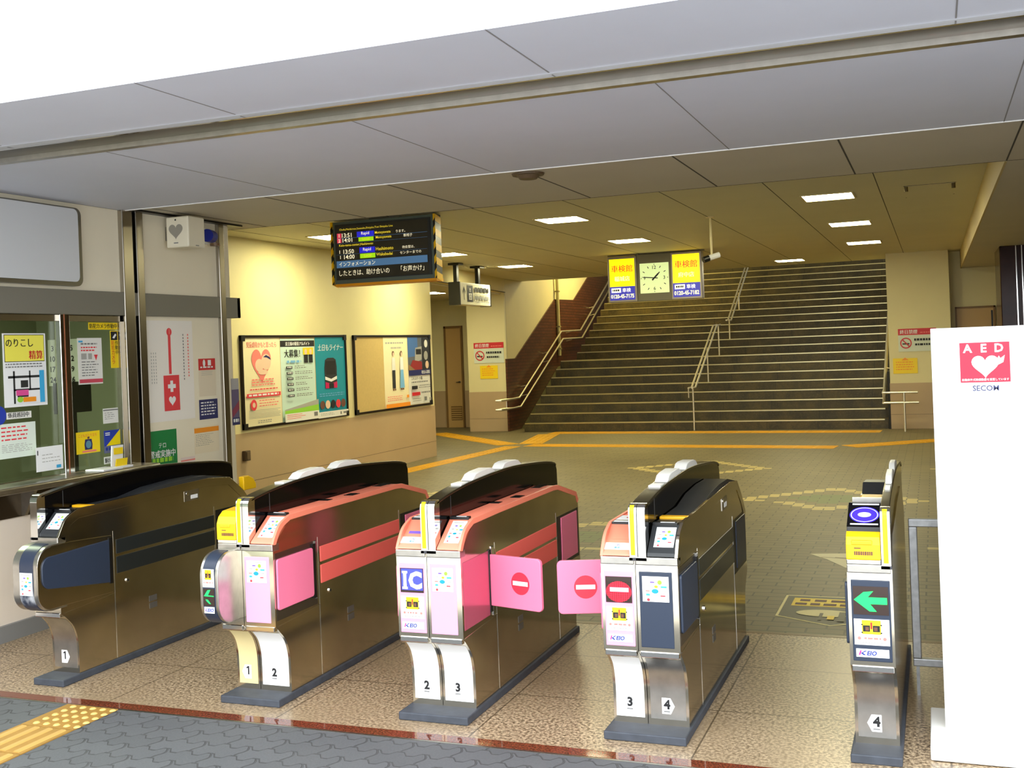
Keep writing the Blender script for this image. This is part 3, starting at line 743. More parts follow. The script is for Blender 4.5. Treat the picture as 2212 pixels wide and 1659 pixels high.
sh = on_y(6.6995, -5.30, 2.495); sh.k = 1; sh.heart(.09, .125, .125, mat('grille_grey', (150, 145, 132), .7)); sh.disc(.09, .205, .007, INK); sh.rect(.07, .03, .11, .038, INKG); sh.build('grille', t)
sh = Sheet((-5.0995, 6.70, 2.495), (0, 1, 0), (0, 0, 1), (1, 0, 0)); sh.k = 1; sh.rect(.08, .012, .12, .018, INKG); sh.build('name_plate', t)
t = thing('wall_camera', 'small white wall camera with blue ring beside the loudspeaker', 'camera', (XO, 7.2, 2.62))
MB().box((XO - .01, 7.17, 2.57), (XO + .03, 7.27, 2.69), PAPERW).build('mount', t, bevel=.005)
MB().tube([(XO + .02, 7.22, 2.63), (XO + .09, 7.2, 2.62)], .03, PAPERW, 16).build('body', t)
MB().tube([(XO + .09, 7.2, 2.62), (XO + .12, 7.1, 2.62)], .05, mat('camera_blue', (30, 45, 150), .35), 16).build('ring', t)
MB().cyl((XO + .09, 7.24, 2.55), .04, .02, mat('camera_brown', (120, 90, 60), .4), 'z').build('lens', t)

# =====================================================================================
#                            HALL THINGS
# =====================================================================================
# recessed square ceiling lights
LT = [(-6.55, 11.35, 'left column, nearest the gates, half behind the departure board'), (-6.55, 14.5, 'left column, just past the departure board'), (-6.6, 17.45, 'left column, farthest, near the hanging direction sign'),
      (-3.78, 11.5, 'middle column, nearest the gates'), (-3.8, 14.45, 'middle column, above the hanging clock'),
      (-.94, 11.43, 'right column, nearest the gates'), (-.93, 14.33, 'right column, second from the gates'), (-.94, 17.4, 'right column, third from the gates'), (-2.38, 20.3, 'above the foot of the stairs')]
for cx, cy, ds in LT:
    t = thing('ceiling_light', 'square ceiling light, ' + ds, 'ceiling light', (cx, cy, Z3), 'square ceiling lights of the hall')
    a = .235
    MB().box((cx - a, cy - a, Z3 - .006), (cx + a, cy + a, Z3 + .03), LAMPM).build('diffuser', t)
    mb = MB()
    for s_ in (-1, 1):
        mb.box((cx + s_ * a, cy - a - .02, Z3 - .009), (cx + s_ * (a + .02), cy + a + .02, Z3 + .005), CREAMV); mb.box((cx - a, cy + s_ * a, Z3 - .009), (cx + a, cy + s_ * (a + .02), Z3 + .005), CREAMV)
    mb.build('rim', t)
t = thing('ceiling_light', 'square ceiling light in the low ceiling of the side corridor', 'ceiling light', (-8.75, 18.63, 2.75))
MB().box((-8.97, 18.4, 2.744), (-8.53, 18.86, 2.77), LAMPM).build('diffuser', t)
mb = MB()
for s_ in (-1, 1): mb.box((-8.75 + s_ * .22, 18.38, 2.741), (-8.75 + s_ * .24, 18.88, 2.755), CREAMV)
mb.build('rim', t)
# smoke detector in the strip ceiling
t = thing('smoke_detector', 'round brown detector on the beige ceiling strip', 'smoke detector', (-2.36, 6.53, Z2))
MB().cyl((-2.36, 6.53, Z2 - .012), .10, .012, mat('detector_brown', (96, 78, 56), .5), r2=.105).build('plate', t)
MB().cyl((-2.36, 6.53, Z2 - .035), .055, .024, mat('detector_brown', (96, 78, 56), .5), r2=.075).build('sensor', t)
# access hatch
t = thing('ceiling_hatch', 'square access hatch with two catches in the hall ceiling', 'hatch', (0.01, 11.58, Z3))
MB().box((-.21, 11.12, Z3 - .004), (.23, 12.05, Z3 + .01), CEIL3).build('panel', t)
mb = MB(); mb.box((-.225, 11.105, Z3 - .002), (.245, 11.12, Z3 + .01), SEAM); mb.box((-.225, 12.05, Z3 - .002), (.245, 12.065, Z3 + .01), SEAM); mb.build('gap', t)
for px in (-.2, .22): MB().cyl((px, 11.15, Z3 - .05), .018, .05, mat('catch_bronze', (98, 84, 52), .4, .6)).build('catch', t)

# departure board
t = thing('departure_board', 'hanging train departure screen with yellow and black striped edges', 'departure board', (-5.23, 10.1, 2.37))
bx0, bx1, by, bz0, bz1 = -5.80, -4.645, 10.0, 2.385, 3.035
MB().box((bx0, by + .005, bz0), (bx1, by + .17, bz1), mat('board_grey_green', (92, 104, 96), .4)).build('housing', t, bevel=.006)
MB().box((-5.4, by + .06, bz1), (-5.05, by + .12, Z3), ALU).build('ceiling_mount', t)
mb = MB(); mb.box((bx0 + .03, by - .006, bz0 + .045), (bx1 - .03, by + .006, bz1 - .03), GREYP); mb.build('bezel', t)
def stripes(X0, X1, nm):
    k = 9; dz = (bz1 - bz0) / k; mb = MB()
    mb.box((X0, by - .004, bz0), (X1, by + .13, bz1), BLACK)
    for i in range(0, k, 2):
        z = bz0 + i * dz
        for fx, x in ((-1, X0 - .0015), (1, X1 + .0015)):
            mb.add([(x, by - .005, z), (x, by + .13, z - dz * .4), (x, by + .13, min(bz1, z + dz * .6)), (x, by - .005, min(bz1, z + dz))], [(0, 1, 2, 3)], YEL)
        mb.add([(X0, by - .0055, z), (X1, by - .0055, z + dz * .5), (X1, by - .0055, min(bz1, z + dz * 1.5)), (X0, by - .0055, z + dz)], [(0, 1, 2, 3)], YEL)
    mb.build(nm, t, recalc=False)
stripes(bx1, bx1 + .022, 'hazard_edge'); stripes(bx0 - .024, bx0, 'hazard_edge')
MB().box((bx0 + .02, by - .01, bz0 - .022), (bx1 + .02, by + .16, bz0 + .004), mat('guard_orange', (240, 160, 20), .45)).build('bottom_guard', t)
sh = on_y(by - .006, bx0 + .055, bz0 + .055, step=.001); Wd, Hd = bx1 - bx0 - .115, bz1 - bz0 - .10
sh.slab(Wd, Hd, E_SCR)
U_ = lambda a: (a - 215) / 1650 * Wd
rw = [(.90, 1), (.775, 1), (.645, 1), (.555, 1), (.42, 1), (.30, 1)]
sh.text('Chofu,Meidaimae,Sasazuka,Shinjuku,Toei Shinjuku Line', .03, Hd * .90, .026, E_SYEL, maxw=.62)
sh.rect(0, Hd * .68, U_(295), Hd * .86, E_SRED); sh.text('1', U_(255), Hd * .785, .035, E_SWHT, .02, align='C'); sh.text('2', U_(258), Hd * .69, .035, E_SWHT, .02, align='C')
sh.text('13:51', U_(310), Hd * .775, .045, E_SWHT, .015, maxw=.165); sh.text('14:01', U_(320), Hd * .685, .045, E_SWHT, .015, maxw=.165)
sh.rect(U_(590), Hd * .765, U_(905), Hd * .865, E_SBLU); sh.text('Rapid', U_(745), Hd * .785, .04, E_SWHT, .01, align='C')
sh.rect(U_(620), Hd * .68, U_(895), Hd * .755, E_SGRN); sh.text('Local', U_(755), Hd * .70, .028, E_SYEL, .0, align='C')
sh.text('Motoyawata', U_(925), Hd * .785, .034, E_SYEL, .01, maxw=.21); sh.text('ります。', U_(1310), Hd * .79, .028, E_SWHT, maxw=.12)
sh.text('Motoyawata', U_(940), Hd * .695, .034, E_SYEL, .01, maxw=.21); sh.text('車椅子', U_(1440), Hd * .70, .032, E_SWHT, .01, maxw=.14)
sh.rect(0, Hd * .758, Wd, Hd * .763, E_SBAR); sh.rect(0, Hd * .665, Wd, Hd * .668, E_SBAR)
sh.text('Keio-tama-center,Hashimoto', .03, Hd * .60, .028, E_SYEL, .01, maxw=.5)
sh.text('1', U_(270), Hd * .475, .035, E_SWHT, .02, align='C'); sh.text('1', U_(280), Hd * .375, .035, E_SWHT, .02, align='C')
sh.text('13:50', U_(340), Hd * .465, .045, E_SWHT, .015, maxw=.165); sh.text('14:00', U_(350), Hd * .365, .045, E_SWHT, .015, maxw=.165)
sh.rect(U_(640), Hd * .46, U_(925), Hd * .565, E_SBLU); sh.text('Rapid', U_(780), Hd * .48, .04, E_SWHT, .01, align='C')
sh.rect(U_(650), Hd * .36, U_(930), Hd * .445, E_SGRN); sh.text('Local', U_(790), Hd * .385, .028, E_SYEL, .0, align='C')
sh.text('Hashimoto', U_(945), Hd * .485, .034, E_SYEL, .01, maxw=.2); sh.text('待合室は、', U_(1420), Hd * .485, .03, E_SWHT, .0, maxw=.2)
sh.text('Wakabadai', U_(950), Hd * .385, .03, E_SYEL, .01, maxw=.2); sh.text('センターまでの', U_(1380), Hd * .385, .03, E_SWHT, .0, maxw=.28)
sh.rect(0, Hd * .45, Wd, Hd * .453, E_SBAR)
sh.rect(0, Hd * .205, Wd, Hd * .335, E_SBAR); sh.text('インフォメーション', .03, Hd * .23, .045, E_SWHT, .01, maxw=.42)
sh.text('したときは、助け合いの', .03, Hd * .05, .06, E_SWHT, .01, maxw=.58); sh.text('「お声かけ」', U_(1390), Hd * .06, .06, E_SWHT, .01, maxw=.26)
sh.build('screen', t)

# hanging direction sign at the corridor mouth
t = thing('direction_sign', 'white hanging direction sign with an up arrow at the corridor mouth', 'sign', (-7.1, 16.6, 2.38))
MB().box((-7.19, 15.985, 2.385), (-7.005, 17.27, 2.745), mat('sign_off_white', (222, 218, 190), .5)).build('box', t, bevel=.01)
MB().box((-7.195, 15.97, 2.38), (-7.0, 16.0, 2.75), BLACK).build('end_cap', t); MB().box((-7.195, 17.255, 2.38), (-7.0, 17.285, 2.75), BLACK).build('end_cap', t)
for yy in (16.06, 16.95):
    mb = MB(); mb.box((-7.13, yy - .03, 2.745), (-7.07, yy + .05, Z3 - .03), BLACK); mb.box((-7.19, yy - .09, Z3 - .035), (-7.01, yy + .11, Z3), BLACK); mb.build('hanger', t)
sh = on_x(-7.0045, 16.0, 2.385, step=.0015); sh.k = 1
sh.poly([(.135, .08), (.155, .08), (.155, .24), (.20, .17), (.20, .215), (.145, .30), (.09, .215), (.09, .17), (.135, .24)], INK)
sh.rect(.27, .055, .50, .32, INK); sh.text('出', .385, .21, .07, PAPER, .02, align='C'); sh.rect(.32, .085, .45, .19, PAPER); sh.text('口', .385, .10, .07, INK, .02, align='C')
sh.lines(.56, .20, 1.18, .295, 1, INK, .8, .05, .09); sh.rect(.56, .175, 1.22, .183, INKG, False); sh.lines(.56, .075, 1.20, .155, 1, INKG, .8, .05, .07); sh.lines(.56, .04, 1.2, .065, 1, INKG, .6, .05, .05)
sh.build('sign_face', t)

# hanging clock between two lit advertising boxes
t = thing('hanging_clock_sign', 'hanging square clock between two lit yellow advertising boxes', 'clock', (-3.98, 16.7, 2.30))
CYY = 16.6
CS = CYY / 12.0
KX = lambda x: x * CS
KZ = lambda z: 1.65 + (z - 1.65) * CS
MB().box((KX(-3.09), CYY + .02, KZ(2.125)), (KX(-2.70), CYY + .14, KZ(2.65)), mat('clock_case_olive', (112, 106, 84), .5)).build('clock_case', t, bevel=.004)
def adbox(x0, x1, z0, z1, num, sub):
    x0, x1, z0, z1 = KX(x0), KX(x1), KZ(z0), KZ(z1)
    MB().box((x0, CYY, z0), (x1, CYY + .16, z1), mat('ad_frame_grey', (150, 142, 132), .4, .5)).build('light_box', t, bevel=.012, seg=3)
    w, h = x1 - x0 - .06, z1 - z0 - .07
    sh = on_y(CYY - .001, x0 + .03, z0 + .035, step=.0012); sh.slab(w, h, E_YEL)
    sh.rect(0, 0, w, h * .33, E_BLUE); sh.text('車検館', w / 2, h * .68, h * .17, E_RED, .03, align='C', maxw=w * .9)
    sh.text(sub, w / 2, h * .46, h * .12, E_CREAM, .03, align='C', maxw=w * .7)
    sh.rect(w * .06, h * .185, w * .44, h * .295, E_WHITE); sh.lines(w * .11, h * .215, w * .40, h * .265, 1, INK, .9, .0, .02)
    sh.text('車検', w * .5, h * .19, h * .10, E_WHITE, .03, maxw=w * .4)
    sh.text(num, w / 2, h * .045, h * .10, E_CREAM, .03, align='C', maxw=w * .92)
    sh.build('ad_panel', t)
adbox(-3.425, -3.09, 2.125, 2.64, '0120-45-7175', '稲城店'); adbox(-2.70, -2.355, 2.125, 2.65, '0120-45-7182', '府中店')
sh = Sheet((KX(-3.055), CYY + .019, KZ(2.213)), (CS, 0, 0), (0, 0, CS), (0, -1, 0), step=.0012); w, h = .33, .335; sh.slab(w, h, E_CLOCK); cx, cz = w / 2, h / 2
for s_, a in (('12', 90), ('3', 0), ('6', -90), ('9', 180)):
    sh.text(s_, cx + .112 * math.cos(math.radians(a)), cz + .118 * math.sin(math.radians(a)) - .018, .038, INK, .01, align='C')
    q = math.radians(a); sh.disc(cx + .15 * math.cos(q), cz + .152 * math.sin(q), .005, INK)
for k in range(12):
    if k % 3:
        q = math.radians(k * 30); c_, s__ = math.cos(q), math.sin(q)
        p = lambda r_, o_: (cx + r_ * c_ - o_ * s__, cz + r_ * s__ + o_ * c_)
        sh.poly([p(.125, -.004), p(.15, -.004), p(.15, .004), p(.125, .004)], INK, False)
sh.k += 1; sh.build('clock_face', t)
def hand(nm, ang, ln, wd, tail):
    q = math.radians(ang); c_, s__ = math.cos(q), math.sin(q); sh = Sheet((KX(-3.055), CYY + .008 - (.003 if wd < .008 else 0), KZ(2.213)), (CS, 0, 0), (0, 0, CS), (0, -1, 0)); sh.k = 0
    p = lambda r_, o_: (cx + r_ * c_ - o_ * s__, cz + r_ * s__ + o_ * c_)
    sh.poly([p(-tail, -wd), p(ln * .6, -wd), p(ln, -wd * .4), p(ln, wd * .4), p(ln * .6, wd), p(-tail, wd)], INK); sh.build(nm, t)
hand('hour_hand', 90 - (1 + 46 / 60) * 30 + 8, .09, .009, .035); hand('minute_hand', 90 - 46 * 6, .145, .005, .04)
mb = MB(); mb.box((KX(-3.43), CYY + .05, KZ(2.655)), (KX(-2.33), CYY + .11, KZ(2.655) + .03), mat('hanger_olive', (104, 96, 70), .5)); mb.build('crossbar', t)
for px in (KX(-3.09), KX(-2.70)): MB().box((px - .025, CYY + .04, KZ(2.62)), (px + .025, CYY + .12, Z3), mat('hanger_olive', (104, 96, 70), .5)).build('hanger', t)

# ceiling camera on a pole
t = thing('pole_camera', 'white security camera on a thin ceiling pole beside the clock', 'camera', (-2.235, 12.4, Z3))
PY = 12.4
sc_ = PY / 11.98; px_ = -2.235 * sc_
MB().cyl((px_, PY, Z3 - .012), .05, .012, CREAMV).build('flange', t)
MB().cyl((px_, PY, 2.62), .012, Z3 - 2.62, CREAMV).build('pole', t)
MB().tube([(px_ - .07, PY - .05, 2.575), (px_ + .075, PY + .05, 2.625)], .032, PAPERW, 16).build('body', t)
MB().tube([(px_ - .085, PY - .06, 2.568), (px_ - .03, PY - .022, 2.588)], .036, BLACK, 16).build('hood', t)

# notice boards and posters on the bulletin wall
XW = -7.424
def nboard(y0, y1, z0, z1, label, corners):
    t = thing('notice_board', label, 'notice board', (XW, (y0 + y1) / 2, z0))
    MB().box((XW - .004, y0 + .02, z0 + .02), (XW + .012, y1 - .02, z1 - .02), CORK).build('panel', t)
    f = MB(); f.box((XW - .004, y0, z0), (XW + .03, y1, z0 + .03), FRAMEB); f.box((XW - .004, y0, z1 - .03), (XW + .03, y1, z1), FRAMEB); f.box((XW - .004, y0, z0), (XW + .03, y0 + .03, z1), FRAMEB); f.box((XW - .004, y1 - .03, z0), (XW + .03, y1, z1), FRAMEB)
    f.build('frame', t, bevel=.004)
    for yy in (y0, y1):
        for zz in (z0, z1):
            sy = .07 if yy == y0 else -.07; sz = .07 if zz == z0 else -.07
            MB().box((XW, yy, zz), (XW + .034, yy + sy, zz + sz), BLACK).build('corner_cap', t)
nboard(10.60, 13.0, .835, 1.925, 'large framed notice board filled by three posters', 1)
nboard(13.21, 15.645, .825, 1.92, 'framed notice board with a bare tan left half', 1)
XB = XW + .013
def poster(nm, y0, y1, z0, z1, base, label, fn):
    sh = on_x(XB, y0, z0, step=.0012); sh.slab(y1 - y0, z1 - z0, base); fn(sh, y1 - y0, z1 - z0)
    tag(sh.build(nm), label, 'poster')
def f(s, w, h):
    s.text('児童虐待かもと思ったら', w / 2, h - .12, .07, ROSE, .02, align='C', maxw=w * .8)
    s.heart(w * .48, h * .70, w * .52, ROSE, 1.15); s.disc(w * .42, h * .685, .085, SKIN, .075); s.disc(w * .60, h * .72, .10, SKIN, .095)
    s.poly([(w * .52, h * .775), (w * .60, h * .80), (w * .70, h * .775), (w * .73, h * .74), (w * .62, h * .77)], NAVYS)
    s.disc(w * .50, h * .605, .10, SKIN, .03)
    s.lines(w * .2, h * .44, w * .85, h * .53, 3, ROSE, .45, .15, .05); s.lines(w * .14, h * .395, w * .9, h * .42, 1, REDP, .5, .1, .04)
    s.rect(w * .05, h * .325, w * .96, h * .37, REDP); s.lines(w * .1, h * .335, w * .9, h * .36, 1, PAPERW, .8, .0, .06)
    s.disc(w * .22, h * .24, .06, REDP, .065); s.disc(w * .22, h * .24, .03, SKIN); s.lines(w * .36, h * .20, w * .9, h * .29, 3, ROSE, .35, .3, .04)
    s.lines(w * .08, h * .08, w * .94, h * .18, 6, INKL, .3, .1)
    s.lines(w * .3, h * .02, w * .7, h * .06, 2, INKG, .4, .2, .03)
poster('parenting_poster', 10.635, 11.405, .862, 1.897, CREAMP, 'cream poster with a pink heart drawing of a mother and baby', f)
def f(s, w, h):
    s.rect(0, h * .90, w, h * .975, INK); s.text('京王線の駅員アルバイト', w / 2, h * .913, .048, PAPERW, .02, align='C', maxw=w * .85)
    s.text('大募集！', w * .10, h * .77, .10, INK, .03, maxw=w * .52)
    s.rect(w * .64, h * .80, w * .95, h * .885, YELLOWS)
    for a in (.72, .86): s.disc(w * a, h * .835, .03, SKIN, .035); s.rect(w * a - .045, h * .70, w * a + .045, h * .80, INK)
    s.lines(w * .15, h * .70, w * .6, h * .735, 1, LBLUE, .8, .1, .08)
    for i in range(6):
        b = h * (.635 - i * .068); s.rect(w * .12, b, w * .30, b + .032, GREYP); s.lines(w * .15, b + .008, w * .28, b + .025, 1, PAPERW, .8, 0, .03)
        s.lines(w * .36, b - .008, w * .9, b + .035, 2, INKG, .4, .5, .04)
    s.poly([(0, h * .13), (w, h * .17), (w, h * .24), (0, h * .15)], INKL); s.poly([(0, h * .10), (w, h * .10), (w, h * .175), (0, h * .135)], LIME)
    s.rect(0, 0, w, h * .10, PAPER); s.lines(w * .05, h * .02, w * .6, h * .085, 3, ROSE, .3, .3); s.rect(w * .84, h * .035, w * .95, h * .085, INKG)
poster('recruitment_poster', 11.415, 12.20, .86, 1.882, MINT, 'pale green recruitment poster with black heading and grey pill labels', f)
def f(s, w, h):
    s.text('土日もライナー', w / 2, h * .83, .085, PAPERW, .025, align='C', maxw=w * .88, shear=.15)
    cx = w * .48; a = .15
    s.poly([(cx - a, .36 * h), (cx + a, .36 * h), (cx + a * 1.05, .62 * h), (cx + a * .9, .715 * h), (cx + a * .5, .74 * h), (cx - a * .5, .74 * h), (cx - a * .9, .715 * h), (cx - a * 1.05, .62 * h)], GREYP)
    s.poly([(cx - a * .8, .53 * h), (cx + a * .8, .53 * h), (cx + a * .8, .70 * h), (cx - a * .8, .70 * h)], INK)
    s.poly([(cx - a, .47 * h), (cx, .44 * h), (cx + a, .47 * h), (cx + a, .51 * h), (cx, .475 * h), (cx - a, .51 * h)], PAPERW)
    s.poly([(cx - a, .36 * h), (cx + a, .36 * h), (cx + a, .44 * h), (cx, .415 * h), (cx - a, .44 * h)], MAGENTA); s.rect(cx - .06, .36 * h, cx + .06, .42 * h, INK)
    s.lines(w * .08, h * .25, w * .95, h * .30, 2, LBLUE, .4, .1, .05)
    for i in range(5): s.disc(w * (.16 + .17 * i), h * .16, .06, (BROWNP, SKIN, INK, REDP, BROWNP)[i], .055)
    s.rect(0, 0, w, h * .075, PAPER); s.lines(w * .08, h * .02, w * .55, h * .055, 2, INKL, .4, .2, .04); s.rect(w * .72, h * .02, w * .76, h * .055, INKG); s.rect(w * .82, h * .03, w * .95, h * .05, INKG)
poster('train_poster', 12.215, 12.985, .85, 1.896, TEALP, 'teal poster showing the front of a black and pink train', f)
def f(s, w, h):
    s.lines(w * .08, h * .90, w * .9, h * .93, 1, INKL, .8, .1, .05); s.lines(w * .3, h * .83, w * .75, h * .86, 1, INKL, .8, .1, .04)
    for a, c_, sk in ((.38, PAPER, GREYP), (.70, PAPERW, LBLUE)):
        s.disc(w * a, h * .765, .035, BROWNP, .04); s.disc(w * a + .005, h * .755, .022, SKIN, .03); s.poly([(w * a - .06, h * .52), (w * a + .06, h * .52), (w * a + .045, h * .71), (w * a - .045, h * .71)], c_)
        s.poly([(w * a - .075 + (.03 if sk is GREYP else 0), h * .27), (w * a + .075 - (.03 if sk is GREYP else 0), h * .27), (w * a + .045, h * .53), (w * a - .045, h * .53)], sk)
        s.rect(w * a - .045, h * .24, w * a - .01, h * .265, BROWNP); s.rect(w * a + .01, h * .24, w * a + .045, h * .265, BROWNP)
    s.lines(w * .06, h * .08, w * .8, h * .16, 3, ROSE, .35, .3, .04); s.rect(w * .86, h * .12, w * .96, h * .16, ORANGE); s.rect(0, 0, w, h * .055, ORANGE)
poster('couple_poster', 14.085, 14.855, .858, 1.887, CREAMP, 'cream poster of two standing figures with an orange foot band', f)
def f(s, w, h):
    s.rect(0, h * .51, w, h, mat('print_photo_grey', (96, 100, 108), .5)); s.poly([(0, h * .70), (w * .45, h * .72), (w * .45, h), (0, h)], mat('print_photo_blue', (70, 110, 170), .5))
    s.poly([(w * .30, h * .62), (w * .62, h * .66), (w * .64, h * .86), (w * .34, h * .84)], INKL); s.rect(w * .36, h * .74, w * .60, h * .82, INK); s.poly([(0, h * .51), (w * .62, h * .51), (w * .62, h * .63), (w * .2, h * .66)], mat('print_photo_red', (150, 40, 40), .5))
    s.poly([(0, h * .51), (w * .3, h * .51), (0, h * .6)], mat('print_photo_tan', (150, 120, 80), .5))
    s.rect(w * .64, h * .51, w, h, GREYP); s.disc(w * .82, h * .90, .06, PAPER); s.disc(w * .80, h * .72, .07, INKL); s.disc(w * .84, h * .58, .06, SKIN)
    s.rect(0, h * .43, w, h * .51, NAVYS); s.text('社会人募集', w * .95, h * .445, .055, PAPERW, .02, align='R', maxw=w * .55)
    s.text('エキスパート職', w * .08, h * .36, .05, INK, .02, maxw=w * .85); s.lines(w * .08, h * .30, w * .9, h * .34, 1, INKG, .5, .1, .04)
    s.rect(w * .08, h * .225, w * .34, h * .275, INK); s.lines(w * .4, h * .225, w * .95, h * .28, 2, INKG, .4, .3, .04)
    s.rect(w * .08, h * .13, w * .45, h * .18, RED); s.lines(w * .5, h * .14, w * .95, h * .18, 1, INKG, .6, .1, .04); s.rect(w * .62, h * .04, w * .74, h * .10, INKG); s.rect(w * .85, h * .04, w * .94, h * .08, INKL); s.lines(w * .08, h * .03, w * .5, h * .09, 2, INKL, .4, .3)
poster('career_poster', 14.862, 15.62, .862, 1.886, PAPER, 'white poster with a train photo on top and red and black labels', f)
t = thing('wall_socket_box', 'small dark box low on the wall beside the office pillar', 'box', (XW, 10.62, .48))
MB().box((XW, 10.575, .485), (XW + .05, 10.672, .60), mat('box_brown', (84, 66, 44), .5)).build('box_body', t, bevel=.006); MB().box((XW + .05, 10.59, .50), (XW + .058, 10.657, .585), mat('box_lid', (98, 78, 54), .5)).build('lid', t)

# no smoking signs and yellow notices on the two pillars
def nosmoke(Y, x0, z0, w, h, label):
    sh = on_y(Y, x0, z0, step=.0015, thick=.004); sh.slab(w, h, mat('sign_pale_mint', (216, 222, 200), .5)); sh.rect(0, h * .72, w, h, RED)
    sh.text('終日禁煙', w * .05, h * .77, h * .18, PAPERW, .02, maxw=w * .46); sh.lines(w * .58, h * .79, w * .95, h * .84, 1, ROSE, .8, .1, .03)
    r = h * .24; cx, cz = w * .20, h * .37; sh.ring(cx, cz, r, r * .2, RED); sh.rect(cx - r * .6, cz - r * .25, cx + r * .6, cz - r * .02, INK)
    sh.poly([(cx - r * .65, cz + r * .55), (cx - r * .5, cz + r * .68), (cx + r * .65, cz - r * .55), (cx + r * .5, cz - r * .68)], RED)
    sh.lines(w * .42, h * .40, w * .93, h * .56, 1, INK, .6, .05, .035); sh.lines(w * .44, h * .20, w * .85, h * .34, 1, INK, .6, .05, .035)
    tag(sh.build('no_smoking_sign'), label, 'sign')
def ynote(Y, x0, z0, w, h, label):
    sh = on_y(Y, x0, z0, step=.0015, thick=.003); sh.slab(w, h, YELLOWS); sh.poly([(w * .35, h * .86), (w * .65, h * .86), (w * .5, h * 1.05)], ORANGE); sh.lines(w * .12, h * .15, w * .9, h * .78, 4, ORANGE, .4, .2, .03)
    tag(sh.build('yellow_notice'), label, 'notice')
nosmoke(20.492, -8.72, 1.38, .65, .415, 'no smoking sign with red header on the pillar left of the stairs')
ynote(20.492, -8.60, 1.065, .385, .265, 'yellow notice below the no smoking sign on the pillar left of the stairs')
nosmoke(20.192, -.585, 1.34, .62, .395, 'no smoking sign partly behind the white stand on the pillar right of the stairs')
ynote(20.192, -.685, .96, .40, .265, 'yellow notice in a clear sleeve on the pillar right of the stairs')

# staircase
H_, T_, Y0, LAND = .168, .34, 20.3, 1.2
st = thing('staircase', 'wide dark stone staircase with metal nosings at the back of the hall', 'stairs', (-4.2, Y0, 0))
for k in range(1, 25):
    y = Y0 + (k - 1) * T_ + (0 if k <= 8 else LAND - T_)
    d = LAND if k == 8 else T_
    z = H_ * k
    s_ = MB().box((-7.62, y, max(0, z - H_ - .02)), (-.80, y + d + .06, z), STONE).build('step', st)
    mb = MB(); mb.box((-7.60, y - .010, z - .018), (-.86, y + .03, z + .003), NOSING); mb.build('nosing', s_)
pts = [(21.12, 0), (23.62, 1.21), (25.2, 1.25), (29.5, 1.25 + 4.3 * SLOPE), (29.5, 0)]
MB().prism(pts, -7.99, -7.62, STRINGER).build('side_gutter', st)

# handrails
def rail(nm, label, runs, r, posts, extra=()):
    t = thing(nm, label, 'handrail', (runs[0][0][0], runs[0][0][1], 0))
    for p in runs: MB().tube(p, r, RAILS, 12).build('rail', t, smooth=True)
    for a, b in posts: MB().tube([a, b], r * .95, RAILS, 12).build('post', t, smooth=True)
    for a, b in extra: MB().tube([a, b], .01, RAILS, 8).build('bracket', t)
    return t
XL = -7.86
up = [(XL - .08, 19.62, .655), (XL, 19.66, .655), (XL, 20.3, .655), (XL, 20.72, .66), (XL, 23.55, 2.0), (XL, 25.0, 2.03), (XL, 28.6, 2.03 + 3.6 * SLOPE)]
dn = [(XL - .08, 19.62, .48), (XL, 19.66, .48), (XL, 20.35, .47), (XL, 20.78, .475), (XL, 23.65, 1.83), (XL, 25.1, 1.85), (XL, 28.6, 1.85 + 3.5 * SLOPE)]
ex = []
for yy, zu in ((21.2, .89), (22.6, 1.55), (24.3, 2.0), (26.2, 2.62)): ex += [((XL, yy, zu), (-8.0, yy, zu - .03)), ((XL, yy, zu - .19), (-8.0, yy, zu - .22))]
ex += [((XL, 20.0, .655), (XL, 20.0, .48))]
rail('handrail', 'double steel handrail on the brown tiled wall left of the stairs', [up, dn], .019, [], ex)
XM = -4.23
runs = []
for o_ in (-.035, .035):
    runs.append([(XM + o_, 20.05, .80), (XM + o_, 20.35, .80), (XM + o_, 22.72, 1.97), (XM + o_, 23.15, 1.99)])
    runs.append([(XM + o_, 24.28, 2.10), (XM + o_, 24.5, 2.10), (XM + o_, 27.9, 2.10 + 3.4 * SLOPE)])
pp = [((XM, 20.28, 0.0), (XM, 20.28, .80)), ((XM, 21.80, H_ * 5), (XM, 21.80, 1.50)), ((XM, 23.1, H_ * 8), (XM, 23.1, 1.98)), ((XM, 24.45, H_ * 10), (XM, 24.45, 2.10)), ((XM, 25.85, H_ * 14), (XM, 25.85, 2.76))]
rail('handrail', 'steel centre handrail climbing the middle of the stairs', runs, .017, pp, [((XM - .035, 20.05, .80), (XM - .035, 20.05, .62)), ((XM + .035, 24.28, 2.10), (XM + .035, 24.28, 1.92))])
XR = -.845
ru = [[(XR, 27.0, .70 + 7.0 * SLOPE * .86), (XR, 20.1, .70), (XR, 19.62, .662)], [(XR, 19.62, .662), (-.29, 19.62, .662)], [(XR, 19.62, .49), (-.28, 19.62, .49)], [(XR, 19.62, .49), (XR, 20.25, .55), (XR, 27.0, .52 + 7.0 * SLOPE * .86)]]
rail('handrail', 'steel handrail with a short return and post right of the stairs', ru, .02, [((-.51, 19.62, 0), (-.51, 19.62, .66))], [((XR, 19.62, .662), (XR, 19.62, .49)), ((XR, 21, 1.05), (-.75, 21, 1.03)), ((XR, 19.9, .68), (XR, 19.9, .5))])
t = thing('drain_pipe', 'vertical cream drain pipe on the wall left of the stairs', 'pipe', (-7.96, 23.65, 1.2))
MB().cyl((-7.95, 23.65, 1.455), .036, 3.2, mat('pipe_cream', (196, 184, 120), .45), n=16).build('pipe', t, smooth=True)
for zz in (1.6, 2.1, 2.9): MB().box((-8.0, 23.60, zz), (-7.905, 23.70, zz + .03), mat('pipe_clip', (150, 138, 92), .5)).build('clip', t)

